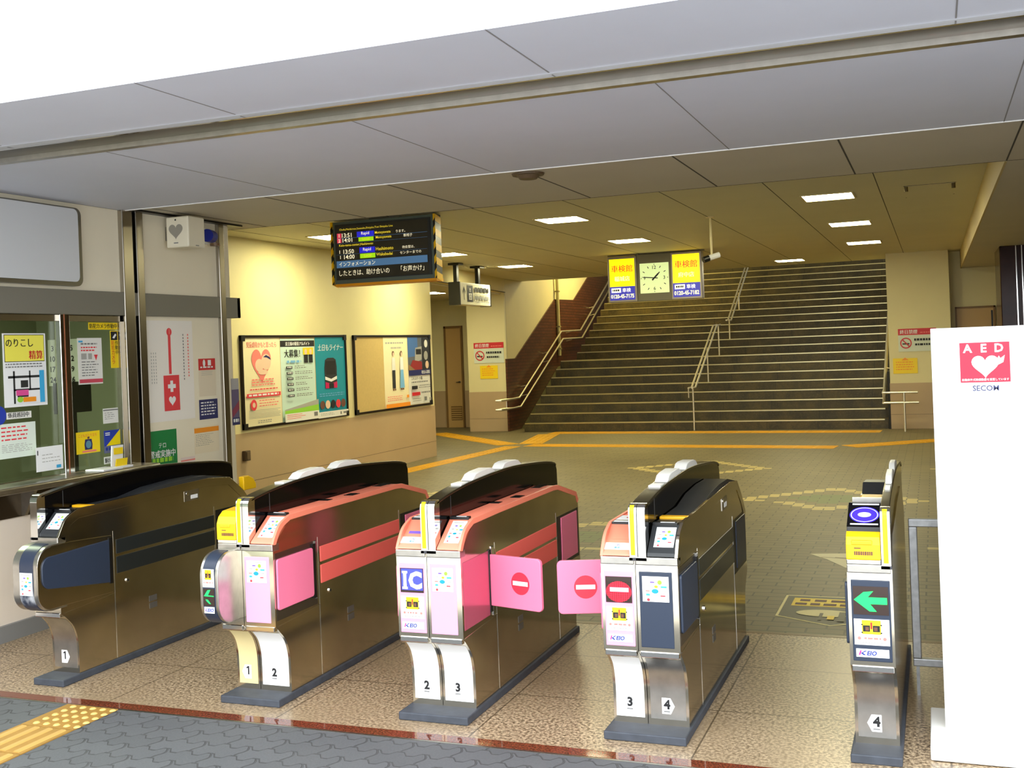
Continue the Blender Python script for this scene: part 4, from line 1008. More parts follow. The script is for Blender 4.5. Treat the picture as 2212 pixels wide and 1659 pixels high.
# yellow tactile strips
def tstrip(a, b, w, label):
    a = Vector((*a, 0)); b = Vector((*b, 0)); d = (b - a); ln = d.length; d.normalize(); p = Vector((-d.y, d.x, 0))
    mb = MB()
    def quad(u0, u1, v0, v1, z0, z1):
        vs = [a + d * u + p * v + Vector((0, 0, z)) for z in (z0, z1) for u, v in ((u0, v0), (u1, v0), (u1, v1), (u0, v1))]
        mb.add(vs, [(3, 2, 1, 0), (4, 5, 6, 7), (0, 1, 5, 4), (1, 2, 6, 5), (2, 3, 7, 6), (3, 0, 4, 7)], TACTH)
    quad(0, ln, -w / 2, w / 2, -.002, .003)
    k = int(ln / .3)
    for i in range(k):
        for j in range(4): v = -w / 2 + w * (j + .5) / 4; quad(i * .3 + .02, i * .3 + .28, v - .012, v + .012, .003, .007)
    tag(mb.build('tactile_strip', origin=tuple(a)), label, 'tactile paving')
tstrip((-7.08, 11.9), (-6.72, 17.3), .30, 'yellow tactile strip running along the bulletin wall')
tstrip((-1.42, 16.97), (-6.5, 17.5), .42, 'yellow tactile strip crossing the hall in front of the stairs')
tstrip((-1.24, 17.08), (1.0, 18.75), .42, 'yellow tactile strip slanting away to the right behind the white stand')
tstrip((-6.95, 20.0), (-.90, 19.7), .42, 'yellow tactile strip at the foot of the stairs')
tstrip((-6.56, 17.76), (-6.90, 19.70), .42, 'short yellow tactile strip joining the crossing to the stairs')
tstrip((-6.92, 17.62), (-9.45, 20.15), .40, 'yellow tactile strip leading into the side corridor')
# tactile tiles on the street side
t = thing('tactile_tile', 'yellow tactile tile with raised dots against the red granite strip', 'tactile paving', (-3.85, 4.04, 0))
MB().box((-4.0, 3.89, -.02), (-3.695, 4.185, .005), TACT).build('tile', t)
for i in range(5):
    for j in range(5): MB().cyl((-3.97 + .03 + i * .0595, 3.925 + j * .058, .005), .0165, .005, mat('tactile_dot', (226, 190, 110), .5), n=14, r2=.010).build('raised_dot', t)
for k in range(6):
    y1 = 3.885 - k * .305; y0 = y1 - .30
    t = thing('tactile_tile', 'yellow barred tactile tile, %s below the dotted tile' % ('first', 'second', 'third', 'fourth', 'fifth', 'sixth')[k], 'tactile paving', (-3.85, (y0 + y1) / 2, 0), 'barred tactile tiles')
    MB().box((-4.0, y0, -.02), (-3.695, y1, .005), TACT).build('tile', t)
    for i in range(4):
        xx = -4.0 + .038 + i * .0765
        MB().prism([(xx - .017, .005), (xx + .017, .005), (xx + .010, .010), (xx - .010, .010)], y0 + .012, y1 - .012, mat('tactile_bar', (196, 156, 84), .55), 'y').build('raised_bar', t)
# floor stickers
fs = Sheet((-.945, 6.45, -.0015), (1, 0, 0), (0, 1, 0), (0, 0, 1), step=.0006)
ol_ = mat('sticker_cream', (232, 220, 150), .5); bk_ = mat('sticker_olive_black', (58, 54, 34), .5)
out = [(.0, .75), (.62, .75), (.64, .20), (.33, .02), (.0, .20)]
fs.poly(out, ol_); cxm, cym = .32, .42
fs.poly([(cxm + (a - cxm) * .95, cym + (b - cym) * .95) for a, b in out], bk_)
fs.rect(.06, .47, .56, .68, YELLOWS); fs.lines(.10, .585, .53, .65, 1, BROWNP, .9, 0, .08); fs.lines(.08, .49, .54, .55, 1, BROWNP, .9, 0, .06)
fs.disc(.28, .30, .17, ol_, .085); fs.rect(.25, .13, .27, .30, bk_); fs.rect(.36, .12, .40, .34, bk_); fs.rect(.30, .15, .34, .24, YELLOWS); fs.rect(.42, .13, .47, .27, ol_)
tag(fs.build('floor_sticker'), 'black and yellow pointed warning sticker on the floor beyond the last gate', 'sticker')
fs = Sheet((-.95, 8.05, -.0015), (1, 0, 0), (0, 1, 0), (0, 0, 1), step=.0006)
fs.poly([(0, .56), (.15, .36), (.30, .08), (.55, .0), (.7, .3), (.6, .58), (.3, .62)], mat('sticker_pale', (214, 206, 166), .5))
for k in range(3): fs.poly([(.1 + k * .1, .45), (.3 + k * .1, .42), (.34 + k * .1, .30), (.31 + k * .1, .30), (.28 + k * .1, .40), (.1 + k * .1, .43)], mat('sticker_vein', (150, 138, 96), .5))
tag(fs.build('floor_sticker'), 'pale leaf shaped sticker on the hall floor behind the last gate', 'sticker')

# fence loop beside the last gate
t = thing('barrier_frame', 'grey square pipe barrier loop between the last gate and the white stand', 'barrier', (.4, 5.32, 0))
for a, b, nm in (((-.142, 5.30, .1705), (-.105, 5.337, .7695), 'upright'), ((.95, 5.30, .1705), (.987, 5.337, .7695), 'upright'), ((-.142, 5.30, .77), (.987, 5.337, .806), 'top_rail'), ((-.142, 5.30, .135), (.987, 5.337, .17), 'bottom_rail')):
    MB().box(a, b, mat('galvanised_pipe', (176, 178, 180), .42, .85, noise=.2, nscale=30)).build(nm, t, bevel=.004)
for px in (-.13, .96): MB().box((px, 5.312, 0), (px + .014, 5.326, .14), mat('galvanised_pipe', (176, 178, 180))).build('leg', t)

# AED stand
t = thing('aed_stand', 'tall white stand with a red AED heart sign in front of the hall', 'stand', (.27, 4.75, 0))
MB().box((-.014, 4.72, .06), (.62, 4.79, 1.666), CARDW).build('panel', t, bevel=.003)
MB().box((-.07, 4.50, 0.004), (.68, 4.97, .06), CARDW).build('base', t, bevel=.004)
mb = MB(); mb.box((-.012, 4.715, .06), (.618, 4.72, .075), mat('stand_ledge_white', (225, 225, 222), .5)); mb.build('foot_ledge', t)  # ledge slightly greyer than the white panel
for px in (-.04, .65): MB().cyl((px, 4.53, 0), .012, .006, BLACK).build('foot', t)
sh = on_y(4.7195, .092, 1.446); w, h = .182, .158; sh.slab(w, h, mat('aed_red', (226, 24, 60), .45))
sh.text('A', .012, .118, .034, PAPERW, .03, maxw=.05); sh.text('E', .078, .118, .034, PAPERW, .03, maxw=.045); sh.text('D', .128, .118, .034, PAPERW, .03, maxw=.045)
sh.heart(.092, .068, .10, PAPERW, 1.0); sh.poly([(.125, .072), (.142, .104), (.148, .094), (.164, .106), (.158, .078), (.135, .066)], PAPERW)
sh.text('自動体外式除細動器を設置しています', .006, .006, .010, PAPERW, .02, maxw=w - .012)
sh.build('aed_sign', t)
sh = on_y(4.7195, .135, 1.412, step=.0005); sh.k = 1
sh.text('SECOM', .0, .0, .022, mat('logo_slate', (60, 66, 110), .5), .015, maxw=.10); sh.build('logo', t)

# =====================================================================================
#                            TICKET GATES
# =====================================================================================
YF = 4.42           # front plane of the heads
def curve(pts, n=6):
    """smooth polyline through points (Catmull-Rom)"""
    out = []
    for i in range(len(pts) - 1):
        p0 = Vector(pts[max(i - 1, 0)]); p1 = Vector(pts[i]); p2 = Vector(pts[i + 1]); p3 = Vector(pts[min(i + 2, len(pts) - 1)])
        for k in range(n):
            t = k / n
            q = 0.5 * ((2 * p1) + (p2 - p0) * t + (2 * p0 - 5 * p1 + 4 * p2 - p3) * t * t + (3 * p1 - p0 - 3 * p2 + p3) * t ** 3)
            out.append((q.x, q.y))
    out.append(tuple(pts[-1])); return out
FOOT = curve([(4.535, .035), (4.535, .14), (4.53, .22), (4.505, .29), (4.455, .345), (YF, .375)], 5)
BACKF = [(10.555 - y, z) for y, z in FOOT]     # the rear foot mirrors the front one
def headtop(kind):
    """upper outline of the cabinet side from the front corner to the rear corner"""
    if kind == 'dark':
        return curve([(YF - .002, .768), (4.437, .802), (4.478, .858), (4.56, .896)], 4) + [(4.80, .901), (5.45, .917), (5.68, .920), (5.90, .899), (6.04, .80), (6.135, .70)]
    return curve([(YF - .002, .768), (4.437, .800), (4.487, .855), (4.575, .888)], 4) + [(4.9, .891), (5.70, .889), (5.78, .883), (6.10, .803), (6.138, .752)]
def offset_curve(pts, d):
    out = []
    for i, p in enumerate(pts):
        a = Vector(pts[max(i - 1, 0)]); b = Vector(pts[min(i + 1, len(pts) - 1)]); t = (b - a).normalized()
        out.append((p[0] - t.y * d, p[1] + t.x * d))
    return out

def ic_sticker(par, x, y, z, w, h, vdir=(0, 0, 1), nrm=(0, -1, 0), nm='ic_sticker', seed=1):
    """white card with small coloured marks"""
    sh = Sheet((x, y, z), (1, 0, 0), vdir, nrm, step=.0003, thick=.0006); sh.slab(w, h, PAPERW)
    rs = random.Random(seed); R_ = lambda a, b, c, d, m: sh.rect(a * w, b * h, c * w, d * h, m, False)
    R_(.12, .90, .80, .935, INKL); R_(.30, .74, .46, .80, PURPLE); sh.disc(.66 * w, .77 * h, .085 * w, LIME); R_(.15, .60, .30, .65, INKL); sh.disc(.52 * w, .60 * h, .07 * w, YELLOWS, .05 * w)
    R_(.70, .56, .92, .63, SKYB); sh.disc(.48 * w, .42 * h, .13 * w, TEALP, .085 * w); R_(.12, .40, .28, .45, ROSE); R_(.74, .40, .9, .45, INKL)
    R_(.14, .24, .28, .32, SKYB); R_(.68, .22, .86, .27, REDP); R_(.08, .15, .92, .16, INKL); R_(.42, .07, .82, .09, INKL); sh.disc(.22 * w, .08 * h, .055 * w, REDP)
    sh.k += 1
    return sh.build(nm, par)
def warn_sticker(par, x, y, z, w, h):
    sh = on_y(y, x, z, step=.0003, thick=.0006); sh.slab(w, h, PAPERW)
    sh.rect(.22 * w, .42 * h, .76 * w, .96 * h, YELLOWS)
    for a in (.25, .53): sh.rect(a * w, .52 * h, (a + .20) * w, .76 * h, INK, False)
    sh.k += 1; sh.rect(.465 * w, .62 * h, .515 * w, .88 * h, RED); sh.rect(.32 * w, .56 * h, .42 * w, .70 * h, BROWNP, False); sh.rect(.56 * w, .56 * h, .66 * w, .70 * h, BROWNP, False)
    for a in (.22, .76):
        for b in (.46, .76): sh.rect((a - .015) * w, b * h, (a + .03) * w, (b + .05) * h, INK, False)
    sh.k += 1
    sh.disc(.14 * w, .26 * h, .05 * w, ROSE); sh.disc(.86 * w, .26 * h, .05 * w, ROSE); sh.lines(.28 * w, .20 * h, .76 * w, .30 * h, 1, ROSE, .7, .1, .012); sh.lines(.14 * w, .07 * h, .86 * w, .13 * h, 1, INKL, .7, .1, .01)
    return sh.build('caution_sticker', par)
LOGO1 = mat('logo_pink', (205, 40, 140), .45); LOGO2 = mat('logo_blue', (20, 50, 150), .45)
def logo_plate(par, x, y, z, w, h, plate=True):
    sh = on_y(y, x, z, step=.0003, thick=.0006); sh.slab(w, h, PAPERW)
    a = .07 * w; c = h * .22; hh = h * .56
    sh.poly([(a, c), (a + .05 * w, c), (a + .10 * w, c + hh), (a + .05 * w, c + hh)], LOGO1, False)
    sh.poly([(a + .05 * w, c + hh * .5), (a + .16 * w, c), (a + .23 * w, c), (a + .13 * w, c + hh * .55)], LOGO2, False)
    sh.poly([(a + .08 * w, c + hh * .45), (a + .13 * w, c + hh * .5), (a + .27 * w, c + hh), (a + .20 * w, c + hh)], LOGO2, False); sh.k += 1
    sh.text('EIO', a + .25 * w, c, hh, LOGO2, .035, maxw=w * .58, shear=.22)
    return sh.build('logo_plate', par)
def number_tag(par, x, y, z, num, arrow):
    """white sticker with the lane number; arrow: side its point looks to"""
    sh = on_y(y, x, z, step=.0003, thick=.0005); w, h = .055, .068
    pts = [(0, 0), (w * .68, 0), (w, h * .5), (w * .68, h), (0, h)]
    if arrow == 'L': pts = [(w - a, b) for a, b in pts][::-1]
    sh.k = 1; sh.poly(pts, PAPERW); o = .0 if arrow == 'R' else .014
    if num == '1': sh.poly([(.020 + o, .020), (.028 + o, .020), (.028 + o, .061), (.021 + o, .061), (.012 + o, .055), (.012 + o, .048), (.020 + o, .052)], INK)
    else: sh.text(num, .022 + o, .020, .041, INK, .045, align='C'); sh.rect(.008 + o, .008, .034 + o, .013, INKG)
    return sh.build('number_sticker', par)

def gate(x0, x1, p0, p1, label, left, right, pale=False):
    """left / right: dict(style, number, lower) for the half on that side, or None"""
    t = thing('ticket_gate', label, 'ticket gate', ((x0 + x1) / 2, 5.25, 0), 'row of automatic ticket gates')
    MB().box((x0 - .012, 4.405, 0), (x1 + .012, 6.04, .036), PLINTH).build('plinth', t, bevel=.005)
    halves = []
    pm = (p0 + p1) / 2
    pm = p0 + .021
    if left and right: halves = [(left, x0, pm - .0015, x0, p0 - .002, -1), (right, pm + .0015, x1, p1 + .002, x1, 1)]
    elif right: halves = [(right, x0, x1, p1 + .002, x1, 1)]
    else: halves = [(left, x0, x1, x0, p0 - .002, -1)]
    for hf, c0, c1, h0, h1, sd in halves:
        dark = hf['style'] in ('dark', 'navy')
        top = [(YF + .008, .762), (4.572, .862), (4.9, .866), (5.70, .864), (5.78, .858), (6.09, .780), (6.13, .735)]
        if dark: top = [(YF + .008, .762), (4.572, .862), (4.9, .872), (5.2, .897), (5.68, .906), (5.88, .880), (6.03, .785), (6.13, .70)]
        prof = FOOT + [(YF, .735)] + top + [(6.135, .375)] + BACKF[::-1][1:]
        cab = MB().prism(prof, c0, c1, STEEL)
        cx_out = x1 if sd > 0 else x0
        e = .0012 * sd
        for yy in (4.822, 5.725):     # bright door seams
            a, b = sorted((cx_out - e, cx_out + e)); cab.box((a, yy - .003, .04), (b, yy + .003, .735), CHROME)
        a, b = sorted((cx_out - e, cx_out + e)); cab.prism([(4.44, .372), (4.822, .392), (4.822, .396), (4.44, .376)], a, b, CHROME)
        cab = cab.build('cabinet', t, smooth=True)
        # skirt of the front foot
        lower = hf.get('lower', STEEL_B)
        fpts = [(y - .0015, z) for y, z in FOOT if .05 < z < .34]; fpts = [(4.5335, .062)] + fpts
        strip = fpts + [(y + .006, z) for y, z in fpts[::-1]]
        k = MB().prism(strip, c0 + .012, c1 - .012, lower).build('kick_panel', t, smooth=True)
        num_x = (c0 + c1) / 2 + (.000 if sd > 0 else -.01)
        number_tag(k, num_x - .027, 4.5328, .085, hf['num'], 'R' if sd > 0 else 'L')
        MB().box((c0 + .006, YF - .004, .352), (c1 - .006, YF + .03, .378), CHROME).build('lip', t, bevel=.004)
        # front
        col = {'pink': PINK_LIT, 'dark': NAVY, 'navy': NAVY}[hf['style']]
        nose = hf.get('nose')
        if nose:
            A = [(YF + .04, .405), (4.375, .405)] + [(4.365 - .10 * math.sin(q), .505 - .10 * math.cos(q)) for q in [math.pi / 2 * i / 8 for i in range(9)]] + \
                [(4.365 - .10 * math.cos(q), .64 + .10 * math.sin(q)) for q in [math.pi / 2 * i / 8 for i in range(9)]] + [(4.375, .742), (YF + .04, .742)]
            nz = MB().prism(A, h0 - (.0 if sd < 0 else .03), h1 + .006 * sd, STEEL_B).build('bumper_module', t, smooth=True, bevel=.004)
            nf = offset_curve(A[1:-1], .0025); nf2 = offset_curve(A[1:-1], -.006)
            nx0, nx1 = h0 + .018, h1 - .022
            MB().prism(nf + nf2[::-1], nx0, nx1, SCUFF if nose == 'right' else NAVY).build('bumper_front', t, smooth=True)
            yf = 4.2618; fx0, fx1 = nx0, nx1
        else:
            MB().box((c0 + .012, YF - .003, .394), (c1 - (.024 if sd > 0 else .010), YF + .02, .708), col).build('front_panel', t, bevel=.003)
            yf = YF - .0036; fx0, fx1 = c0 + .012, c1 - (.024 if sd > 0 else .010)
        w = fx1 - fx0
        for it in hf['front']:
            if it == 'ic': ic_sticker(t, fx0 + .1 * w, yf - .0006, .585, w * .8, .105)
            elif it == 'icnose': ic_sticker(t, fx0 + .02 * w, yf, .50, w * .94, .115)
            elif it == 'warn': warn_sticker(t, fx0 + .05 * w, yf - .0006, .458, w * .9, .10)
            elif it == 'warnnose': warn_sticker(t, fx0 + .02 * w, yf - .0004, .59, w * .96, .085)
            elif it == 'logo': logo_plate(t, fx0 + .08 * w, yf - .0006, .411, w * .84, .032)
            elif it == 'logonose': logo_plate(t, fx0 + .08 * w, yf, .468, w * .84, .030)
            elif it[:3] == 'led':
                z0, z1 = (.575, .684)
                if 'nose' in it: z0, z1 = .503, .583
                sh = on_y(yf - .0004, fx0 + .05 * w, z0, step=.0004, thick=.001); ww, hh = w * .9, z1 - z0
                sh.slab(ww, hh, mat('led_glass', (58, 44, 38), .2))
                if it == 'led_IC':
                    sh.rect(ww * .05, hh * .10, ww * .97, hh * .97, E_LBLU); sh.text('C', ww * .36, hh * .14, hh * .74, E_LWHT, .05, maxw=ww * .58)
                    for ra in ((.14, .14, .27, .88), (.09, .14, .32, .23), (.09, .79, .32, .88)): sh.rect(ww * ra[0], hh * ra[1], ww * ra[2], hh * ra[3], E_LWHT)
                elif it == 'led_stop':
                    sh.disc(ww * .5, hh * .42, ww * .485, E_LRED, hh * .40)
                    for i in range(1, 12):
                        sh.rect(ww * i / 12 - ww * .008, hh * .02, ww * i / 12 + ww * .008, hh * .84, mat('led_glass', (58, 44, 38)), False); sh.rect(ww * .01, hh * i / 14 - hh * .006, ww * .99, hh * i / 14 + hh * .006, mat('led_glass', (58, 44, 38)), False)
                    sh.k += 1; sh.rect(ww * .17, hh * .42, ww * .88, hh * .58, E_LPNK)
                elif it == 'led_arrow':
                    sh.poly([(ww * .02, hh * .52), (ww * .30, hh * .80), (ww * .58, hh * .84), (ww * .42, hh * .62), (ww * .96, hh * .62), (ww * .96, hh * .38), (ww * .48, hh * .38), (ww * .66, hh * .12), (ww * .46, hh * .12)], E_LGRN)
                elif it == 'led_arrow_nose':
                    sh.poly([(ww * .05, hh * .56), (ww * .40, hh * .92), (ww * .66, hh * .94), (ww * .42, hh * .62), (ww * .95, hh * .60), (ww * .95, hh * .55)], E_LGRN)
                    sh.poly([(ww * .20, hh * .38), (ww * .42, hh * .36), (ww * .68, hh * .12), (ww * .55, hh * .12), (ww * .30, hh * .26)], E_LGRN)
                sh.build('led_display', t)
        # collar and head
        MB().box((c0, YF - .008, .735), (c1 + .003 * sd, YF + .05, .768), STEEL_B).build('collar', t, bevel=.004)
        hd = hf['head']
        if hd in ('pink', 'dark', 'ic'):
            cov = SALMON if hd != 'dark' else GREYP
            tp = [(YF + .001, .770), (YF + .004, .778)] + [(4.575, .884), (5.70, .886), (5.78, .880), (6.10, .800), (6.138, .752)]
            if hd == 'dark': tp = [(YF + .001, .770), (YF + .004, .785), (4.535, .885), (4.70, .889), (5.0, .893), (5.2, .925), (5.45, .938), (5.68, .936), (5.9, .900), (6.04, .80)]
            lo = offset_curve(tp, -.024)
            m0, m1 = (h0, h1 - .0095) if sd > 0 else (h0 + .0095, h1)
            cv = MB().prism(tp + lo[::-1], m0, m1, cov).build('top_cover', t, bevel=.003, smooth=True)
            ck = headtop('dark' if hd == 'dark' else 'pink'); cl = offset_curve(ck, -.050 if hd == 'dark' else -.027)
            MB().prism(ck + cl[::-1], cx_out - .011 * sd, cx_out + .003 * sd, STEEL if hd == 'dark' else cov).build('head_cheek', t, smooth=True, bevel=.002)
            a, b = Vector(tp[1]), Vector(tp[2]); dv = (b - a); ln = dv.length; dv.normalize()
            vd = Vector((0, dv.x, dv.y)); nd = Vector((0, -dv.y, dv.x))
            def onslope(f_): return a + dv * f_
            hw = h1 - h0
            if hd == 'ic':
                q = onslope(.022); o_ = Vector((h0 + .005, q.x, q.y)) + nd * .0004
                sh = Sheet(o_, (1, 0, 0), vd, nd, step=.0003, thick=.0006); sh.slab(hw - .008, .040, PAPERW); sh.text('IC', (hw - .008) * .55, .021, .013, BLUE, .01, align='C'); sh.text('専用', (hw - .008) * .5, .005, .012, TEALP, .02, align='C'); sh.build('ic_label', cv)
                q = onslope(.083); o_ = Vector((h0 + .03, q.x, q.y)) + nd * .0004
                sh = Sheet(o_, (1, 0, 0), vd, nd, step=.0003, thick=.0006); sh.slab(hw - .04, .016, hf.get('slot', SALMON)); sh.build('label_strip', cv)
                MB().box((h0 + .012, 4.565, .872), (h1 - .002, 4.625, .8875), BLACK).build('card_reader', t, bevel=.002)
                MB().box((h0 + .02, 4.572, .8875), (h1 - .004, 4.59, .8895), PAPERW).build('reader_strip', t)
                sh = Sheet((h0 + .012, 4.63, .8862), (1, 0, 0), (0, 1, 0), (0, 0, 1), step=.0004); sh.slab(hw - .016, .115, PAPERW); sh.disc((hw - .016) * .62, .06, .035, RED, .03); sh.build('stop_label', cv)
            else:
                q = onslope(.030); o_ = Vector((h0 + .022, q.x, q.y)) + nd * .0004
                ic_sticker(cv, *o_, hw - .042, ln - .045, vd, nd, 'guide_sticker', 3)
                MB().box((h0 - .0, 4.570 - (.04 if hd == 'dark' else 0), .878), (h1 - .018, 4.600 - (.04 if hd == 'dark' else 0), .8945), BLACK).build('ticket_slot', t, bevel=.003)
                MB().box((h0 + .035, 4.571 - (.0405 if hd == 'dark' else 0), .8945), (h1 - .03, 4.580 - (.04 if hd == 'dark' else 0), .896), PAPERW).build('slot_strip', t)
                if hd == 'dark':
                    MB().box((h0, 4.655, .880), (h1 - .002, 4.70, .900), YELD).build('yellow_ridge', t, bevel=.005)
                else:
                    for ya, yb, xa in ((5.25, 5.33, .3), (5.62, 5.76, .1), (5.05, 5.10, .0)):
                        MB().box((h0 + hw * xa, ya, .884), (h0 + hw * (xa + .45), yb, .8875), BLACK).build('display_window', t)
        else:   # yellow ticket head with a reader behind it
            tall = hd == 'yellow_reader'
            yp = [(YF - .012, .785), (YF - .012, .862), (4.425, .895), (4.46, .925 if tall else .918), (4.56, .945 if tall else .925), (4.56, .78)]
            MB().box((h0, YF - .006, .768), (h1, YF + .08, .787), CHROME).build('head_band', t, bevel=.003)
            if tall: yp = [(YF - .012, .787), (YF - .012, .845), (4.425, .873), (4.455, .888), (4.50, .89), (4.50, .78)]
            yh = MB().prism(yp, h0, h1, YEL).build('ticket_head', t, bevel=.004)
            MB().box((h0 + .02, YF - .016, .845), (h1 - .03, YF + .0, .862), YELD).build('ticket_lip', yh, bevel=.003)
            sh = on_y(YF - .0125, h0 + .01, .79, step=.0004); sh.k = 0; sh.rect(.02, .040, .045, .044, BROWNP); sh.lines(.02, .012, .095, .03, 1, BROWNP, .8, .1, .006); sh.build('head_print', yh)
            tp = [(4.46, .78), (4.46, .905), (4.62, .975), (4.70, .968), (4.71, .90), (6.10, .86), (6.10, .78)] if tall else [(4.52, .78), (4.52, .905), (4.62, .91), (5.0, .893), (5.7, .89), (6.10, .80), (6.10, .78)]
            MB().prism(tp, h0 + .002, h1, GREYP).build('top_cover', t, bevel=.003)
            if tall:
                a = Vector((4.46, .905)); b = Vector((4.62, .975)); dv = (b - a).normalized(); vd = Vector((0, dv.x, dv.y)); nd = Vector((0, -dv.y, dv.x)); hw = h1 - h0
                sh = Sheet(Vector((h0 + .002, a.x, a.y)) + nd * .0006, (1, 0, 0), vd, nd, step=.0004); sh.slab(hw - .004, .174, BLACKG)
                sh.disc(hw * .5, .085, hw * .44, E_RDR, .058); sh.ring(hw * .5, .085, .052, .004, E_RDL); sh.disc(hw * .5, .085, hw * .2, E_RDL, .018); sh.rect(hw * .12, .155, hw * .92, .166, PAPER); sh.rect(hw * .10, .010, hw * .92, .021, PAPER)
                sh.build('card_reader', t)
                MB().box((h0 + .01, 4.70, .93), (h1, 4.72, .985), STEEL_B).build('reader_back_edge', t)
                MB().box((h0 + .004, 5.0, .875), (h1, 5.12, .905), STEEL_B).build('steel_plate', t)
                MB().box((h0 + .004, 5.14, .875), (h1, 5.30, .918), YELD).build('yellow_ridge', t, bevel=.01)
                MB().prism([(5.36, .87), (5.52, .945), (5.70, .935), (5.74, .87)], h0 + .002, h1, GREYP).build('display_hump', t, bevel=.004)
        # pad, bands and rear window on the outer side
        padc, bandc = (PINK, BAND_P) if not dark else (NAVY, BAND_D)
        X_ = lambda d: cx_out + d * sd
        bx = lambda a, b, m: MB().box((X_(a[0]), a[1], a[2]), (X_(b[0]), b[1], b[2]), m)
        bx((-.03, 4.84, .606), (.0035, 5.72, .684), bandc).build('side_band', t, bevel=.002)
        bx((-.03, 4.84, .497), (.0035, 5.72, .590), bandc).build('side_band', t, bevel=.002)
        if hf.get('open'):
            bx((-.004, 4.44, .41), (.0015, 4.735, .71), mat('recess_pink', (200, 96, 120), .2, .4)).build('flap_recess', t)
            bx((-.012, 4.735, .42), (.006, 4.765, .715), BLACK).build('hinge_rubber', t, bevel=.003)
            bx((-.012, 4.765, .40), (.006, 4.800, .725), CHROME).build('hinge_post', t, bevel=.004)
        elif nose == 'right':
            pr_ = [(4.775, .462), (4.775, .696), (4.60, .692), (4.36, .684)] + [(4.345 - .055 * math.sin(q), .63 + .055 * math.cos(q)) for q in [math.pi / 2 * i / 6 for i in range(7)]] + [(4.29, .585)] + [(4.345 - .055 * math.cos(q), .575 - .055 * math.sin(q)) for q in [math.pi / 2 * i / 6 for i in range(7)]] + [(4.45, .505)]
            MB().prism(pr_, X_(.005), X_(.014), NAVY).build('side_pad', t, bevel=.004, smooth=True)
            MB().prism([(4.50, .735)] + [(4.365, .735)] + [(4.355 - .09 * math.sin(q), .64 + .09 * math.cos(q)) for q in [math.pi / 2 * i / 8 for i in range(9)]] + [(4.355 - .09 * math.cos(q), .505 - .09 * math.sin(q)) for q in [math.pi / 2 * i / 8 for i in range(9)]] + [(4.42, .415), (4.80, .405), (4.80, .715)], X_(-.002), X_(.0065), STEEL).build('side_cheek', t, bevel=.002, smooth=True)
            bx((-.01, 4.775, .455), (.010, 4.80, .705), BLACK).build('hinge_rubber', t)
        else:
            bx((-.002, 4.432, .402), (.0012, 4.80, .722), mat('recess_steel', (120, 112, 104), .2, .9)).build('flap_recess', t)
            rp = rounded(4.436, .452, 4.756, .694, .014, 4)
            MB().prism(rp, X_(.001), X_(.012), padc).build('flap', t, bevel=.003)
            bx((-.01, 4.758, .44), (.010, 4.785, .71), BLACK).build('hinge_rubber', t)
            bx((-.01, 4.786, .43), (.008, 4.800, .72), CHROME).build('hinge_post', t)
        bx((-.002, 5.74, .43), (.0015, 6.115, .71), BLACK).build('rear_recess', t)
        bx((-.002, 5.80, .450), (.006, 6.085, .696), padc).build('rear_pad', t, bevel=.003)
        mb = MB(); mb.cyl((X_(.0), 4.92, .445), .013, .006 * sd, CHROME, 'x', 16); mb.cyl((X_(.0), 4.92, .445), .006, .0075 * sd, BLACK, 'x', 12); mb.build('lock', t)
        mb = MB()
        for zz in (.243, .283): mb.box((X_(0), 5.095, zz), (X_(.002), 5.16, zz + .032), mat('vent_grey', (110, 106, 100), .5, .5))
        mb.build('vent', t)
        if dark:
            mb = MB(); mb.box((X_(0), 5.44, .805), (X_(.0025), 5.58, .868), STEEL_B); mb.cyl((X_(0), 5.47, .850), .012, .005 * sd, CHROME, 'x', 14); mb.build('key_plate', t)
            sh_ = MB(); sh_.box((X_(.0025), 5.50, .815), (X_(.0035), 5.565, .838), PAPERW); sh_.build('key_label', t)
    # front post, hood and sensor domes
    pz = .765
    pp_ = [(YF - .006, pz), (YF - .006, .945)] + [(YF + .024 - .03 * math.cos(q), .950 + .035 * math.sin(q)) for q in [math.pi / 2 * i / 6 for i in range(1, 7)]] + [(YF + .05, .985), (YF + .05, pz)]
    post = MB()
    if p1 - p0 > .05:
        pm = (p0 + p1) / 2
        post.prism(pp_, p0, pm - .0015, CHROME); post.prism(pp_, pm + .0015, p1, CHROME); post.box((p0 + .004, YF + .004, pz), (p1 - .004, YF + .04, .97), BLACK)
    else: post.prism(pp_, p0, p1, CHROME)
    post.build('entry_post', t, smooth=True)
    MB().box((p0 - .002, YF - .008, pz - .012), (p1 + .002, YF + .04, pz), mat('post_foot_grey', (58, 56, 62), .5)).build('post_foot', t)  # dark grey foot under the post
    if left:
        w0, w1 = (p0 + .006, p0 + .024) if p1 - p0 > .05 else (p0 + .008, p0 + .026)
        tp_ = [(YF - .0062, .775), (YF - .0062, .945)] + [(YF + .0238 - .0302 * math.cos(q), .950 + .0352 * math.sin(q)) for q in [math.pi / 2 * i / 6 for i in range(1, 5)]]
        MB().prism([(y - .0012, z + .0008) for y, z in tp_] + tp_[::-1], w0, w1, YTAPE).build('caution_tape', t)
    top = curve([(4.445, .978), (4.60, 1.001), (4.84, 1.021), (5.2, 1.033), (5.5, 1.029), (5.93, 1.000), (6.08, .976)], 6) + [(6.105, .965)]
    hood = MB().prism([(y, z - .008) for y, z in top] + [(6.12, .93), (6.125, .80), (4.445, .80)], p0 + .004, p1 - .004, BLACKG).build('hood', t, smooth=True)
    lo = [(y, z - .012) for y, z in top]
    MB().prism(top + lo[::-1], p0, p1, mat('hood_rail_metal', (96, 90, 76), .22, .9)).build('hood_rail', t, bevel=.003, smooth=True)
    def hz(y):
        for (ya, za), (yb, zb) in zip(top, top[1:]):
            if ya <= y <= yb: return za + (zb - za) * (y - ya) / (yb - ya)
        return top[-1][1]
